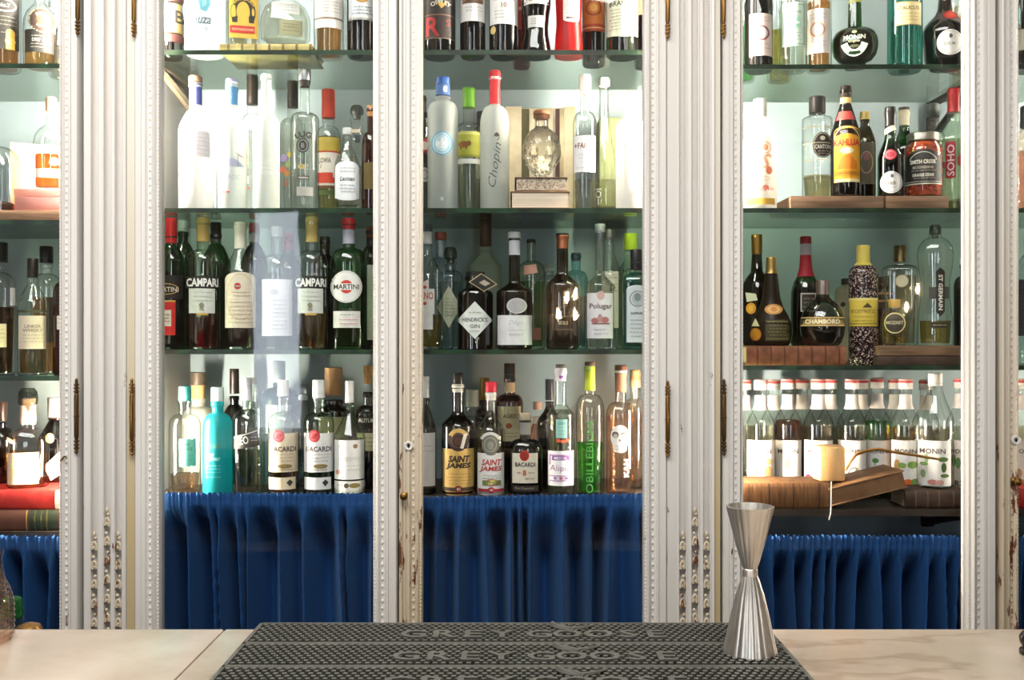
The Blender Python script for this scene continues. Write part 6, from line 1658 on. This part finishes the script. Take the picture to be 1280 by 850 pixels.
m = MB(); m.box(-30 * k_, 32 * k_, -.03, .05, 0, hpb * .62, None, .002); m.build('body', frost('#e0b0a8', .3), bx2, 30)
m = MB(); m.box(-30.5 * k_, 32.5 * k_, -.0305, .0505, hpb * .63, hpb, None, .002); m.build('lid', frost('#e6bcb2', .3), bx2, 30)
B('round-shouldered bottle of orange liqueur with a white band, standing on the pink box', 2.515, 64, 42, 150, 'L2', pts=[(235, 38), (233, 41), (180, 42), (170, 38), (162, 28), (158, 16), (154, 11), (130, 10), (128, 12), (124, 12)], z0=zw2 + hpb + .0012, dr=.7, cap=('plain', '#d8a878', 122, 140, 13), liq=('#e0702a', 194),
  L=[[R(46, 82, 213, 224, '#f0e6da'), E(67, 204, 5, 5, '#d8a08a')]])
B('dark whisky bottle, tall black cap and cream label, at the picture edge, third shelf', FR, -2, 40, 332, 'L3', 362, 340, 14, 'round', gl='clear', cap=('screw', '#1c1a18', 303, 328, 22), liq=('#4a2412', 384), L=[[R(-18, 7, 405, 434, '#d8c8a0'), LN(-14, 5, (412, 417, 422), '#9a8a62')], [R(11, 17, 360, 382, '#e6e6e6')]], NL=[])
B('clear bottle with a black cap, crooked pale tag round its neck and cream square label', FR, 41, 37, 348, 'L3', 378, 356, 13, 'slope', gl='clear', cap=('screw', '#221c18', 323, 347, 13), liq=('#9a8460', 400), L=[[R(25, 56, 395, 436, '#dccbb4'), T('LINKER', 41, 408, 4, '#8a7a6a', w=19), T('WHISKY', 41, 413, 4, '#8a7a6a', w=23), LN(28, 53, (419, 423, 427), '#b5a48c')], [R(24, 57, 388, 391, '#4a4a34')]])
o = None
B('amber bottle with a black cap behind the cream square label, orange at its foot', MD, 58, 36, 330, 'L3', 362, 342, 13, 'round', gl='clear', cap=('screw', '#1f1b18', 308, 329, 16), liq=('#ee8030', 372), L=[[R(58, 75, 372, 428, '#3a2418')]])
B('second amber bottle at the door edge, third shelf of the end cabinet', FR, 82, 30, 340, 'L3', 372, 352, 12, 'round', gl='amber', cap=('screw', '#1f1b18', 320, 340, 13), liq=('#e07a30', 380), L=[[R(72, 92, 395, 412, '#e6ddcf')]])
zl4 = ZS['L4']
book('brown old book with a dark green spine panel, at the bottom of the stack', -120, 79, 637.5, 664, 2.462, .15, zl4 + .0003, simple('brown_book_cloth', '#4a2c22', '#5f3a2c', 30, .6), face='spine', bands=[(38, 36, '#1f2a1c'), (34, 1.2, '#b59a5a'), (77, 1, '#b59a5a'), (44, 2, '#8a7a44'), (52, 2, '#8a7a44'), (59, 2, '#8a7a44')])
zB1 = zl4 + 26.5 * 2.462 / F + .0008
book('red cloth book lying on the brown one, under the glowing amber bottles', -110, 77, 613, 637, 2.464, .20, zB1, M_RED, face='spine', bands=[(70, 7, '#e6cfc0')])
zB2 = zB1 + 24 * 2.464 / F + .0008
B('clear stoppered bottle with a cream label and glowing amber drink on the red book', 2.515, 35, 49, 520, 'L4', 558, 535, 17, 'round', z0=zB2, dr=.75, n=3, gl='clear', cap=('glass', '', 485, 515, 24), liq=('#ffa548', 566), NL=[(498, 530, '#e3b89a')], L=[[R(12, 47, 564, 603, '#f0d2a8'), LN(15, 44, (570, 575, 580, 585, 590), '#d8b080')]])
B('dark bottle with white cap and slanted white label by the beaded door, on red book', 2.62, 70, 42, 522, 'L4', 548, 526, 17, 'slope', z0=zB2, gl='brown', cap=('screw', '#f0e8de', 497, 521, 20), liq=('#2a1208', 545), L=[[PG([(56, 580), (86, 552), (90, 580), (64, 598)], '#f5ece0'), E(63, 546, 5, 6, '#c9a87a')]])
B('dark bottle at the picture edge beside the glowing amber bottle, on the red book', 2.60, 1, 38, 528, 'L4', 556, 534, 13, 'round', z0=zB2, gl='brown', cap=('screw', '#2a1812', 502, 526, 15), liq=('#3a160a', 560), L=[[PG([(8, 545), (17, 552), (17, 556), (8, 551)], '#c9b59a')]])
# ------------------------------------------------------------------ candle sconces across the room, seen mirrored in the door glass
def sconce(px, py, label, offs):
    yw = RY0 + .0
    x = (px - 640) * (2 * 2.39 - RY0) / F; z = H + (425 - py) * (2 * 2.39 - RY0) / F
    o = empty('wall_sconce', (x, RY0 + .001, z), label, 'lamp', 'candle wall lamps across the room')
    m = MB(); m.lathe([(.03, .0), (.028, .012), (.012, .02)], 18, axis='y'); m.build('wall_plate', M_OLDBRASS, o)
    for dx, dz in offs:
        m = MB(); m.tube([(0, .015, -.02), (dx * .4, .06, dz - .10), (dx, .09, dz - .09), (dx, .09, dz - .05)], .006, 8); m.build('arm', M_OLDBRASS, o)
        m = MB(); m.lathe([(.004, -.05), (.012, -.035), (.016, -.012), (.011, .012), (.001, .045)], 14, c=(dx, .09, dz)); m.build('bulb', BULB, o)
    return o


sconce(706, 384, 'brass candle lamp with four bulbs on the far wall, mirrored on the olive bottle', [(-.07, -.07), (.0, .08), (.07, .10), (.07, -.07)])
sconce(1134, 372, 'brass candle lamp with two bulbs on the far wall, mirrored by the square bottle', [(-.05, -.08), (.06, .09)])

# ------------------------------------------------------------------ camera
cam = bpy.data.cameras.new('camera'); co = bpy.data.objects.new('camera', cam); COL.objects.link(co)
co.location = (0, 0, H); co.rotation_euler = (math.pi / 2, 0, 0)
cam.sensor_width = 36; cam.lens = 36 * F / 1280; cam.clip_start = .05
SC.camera = co
SC.view_settings.view_transform = 'Standard'; SC.view_settings.look = 'None'
SC.view_settings.gamma = 1; SC.view_settings.exposure = 0.0; SC.view_settings.use_curve_mapping = False
cy = SC.cycles
cy.max_bounces = 14; cy.transparent_max_bounces = 48; cy.transmission_bounces = 12; cy.diffuse_bounces = 4; cy.glossy_bounces = 5
cy.sample_clamp_indirect = 6; cy.sample_clamp_direct = 0; cy.caustics_refractive = True; cy.caustics_reflective = False; cy.blur_glossy = .5
cy.use_denoising = True
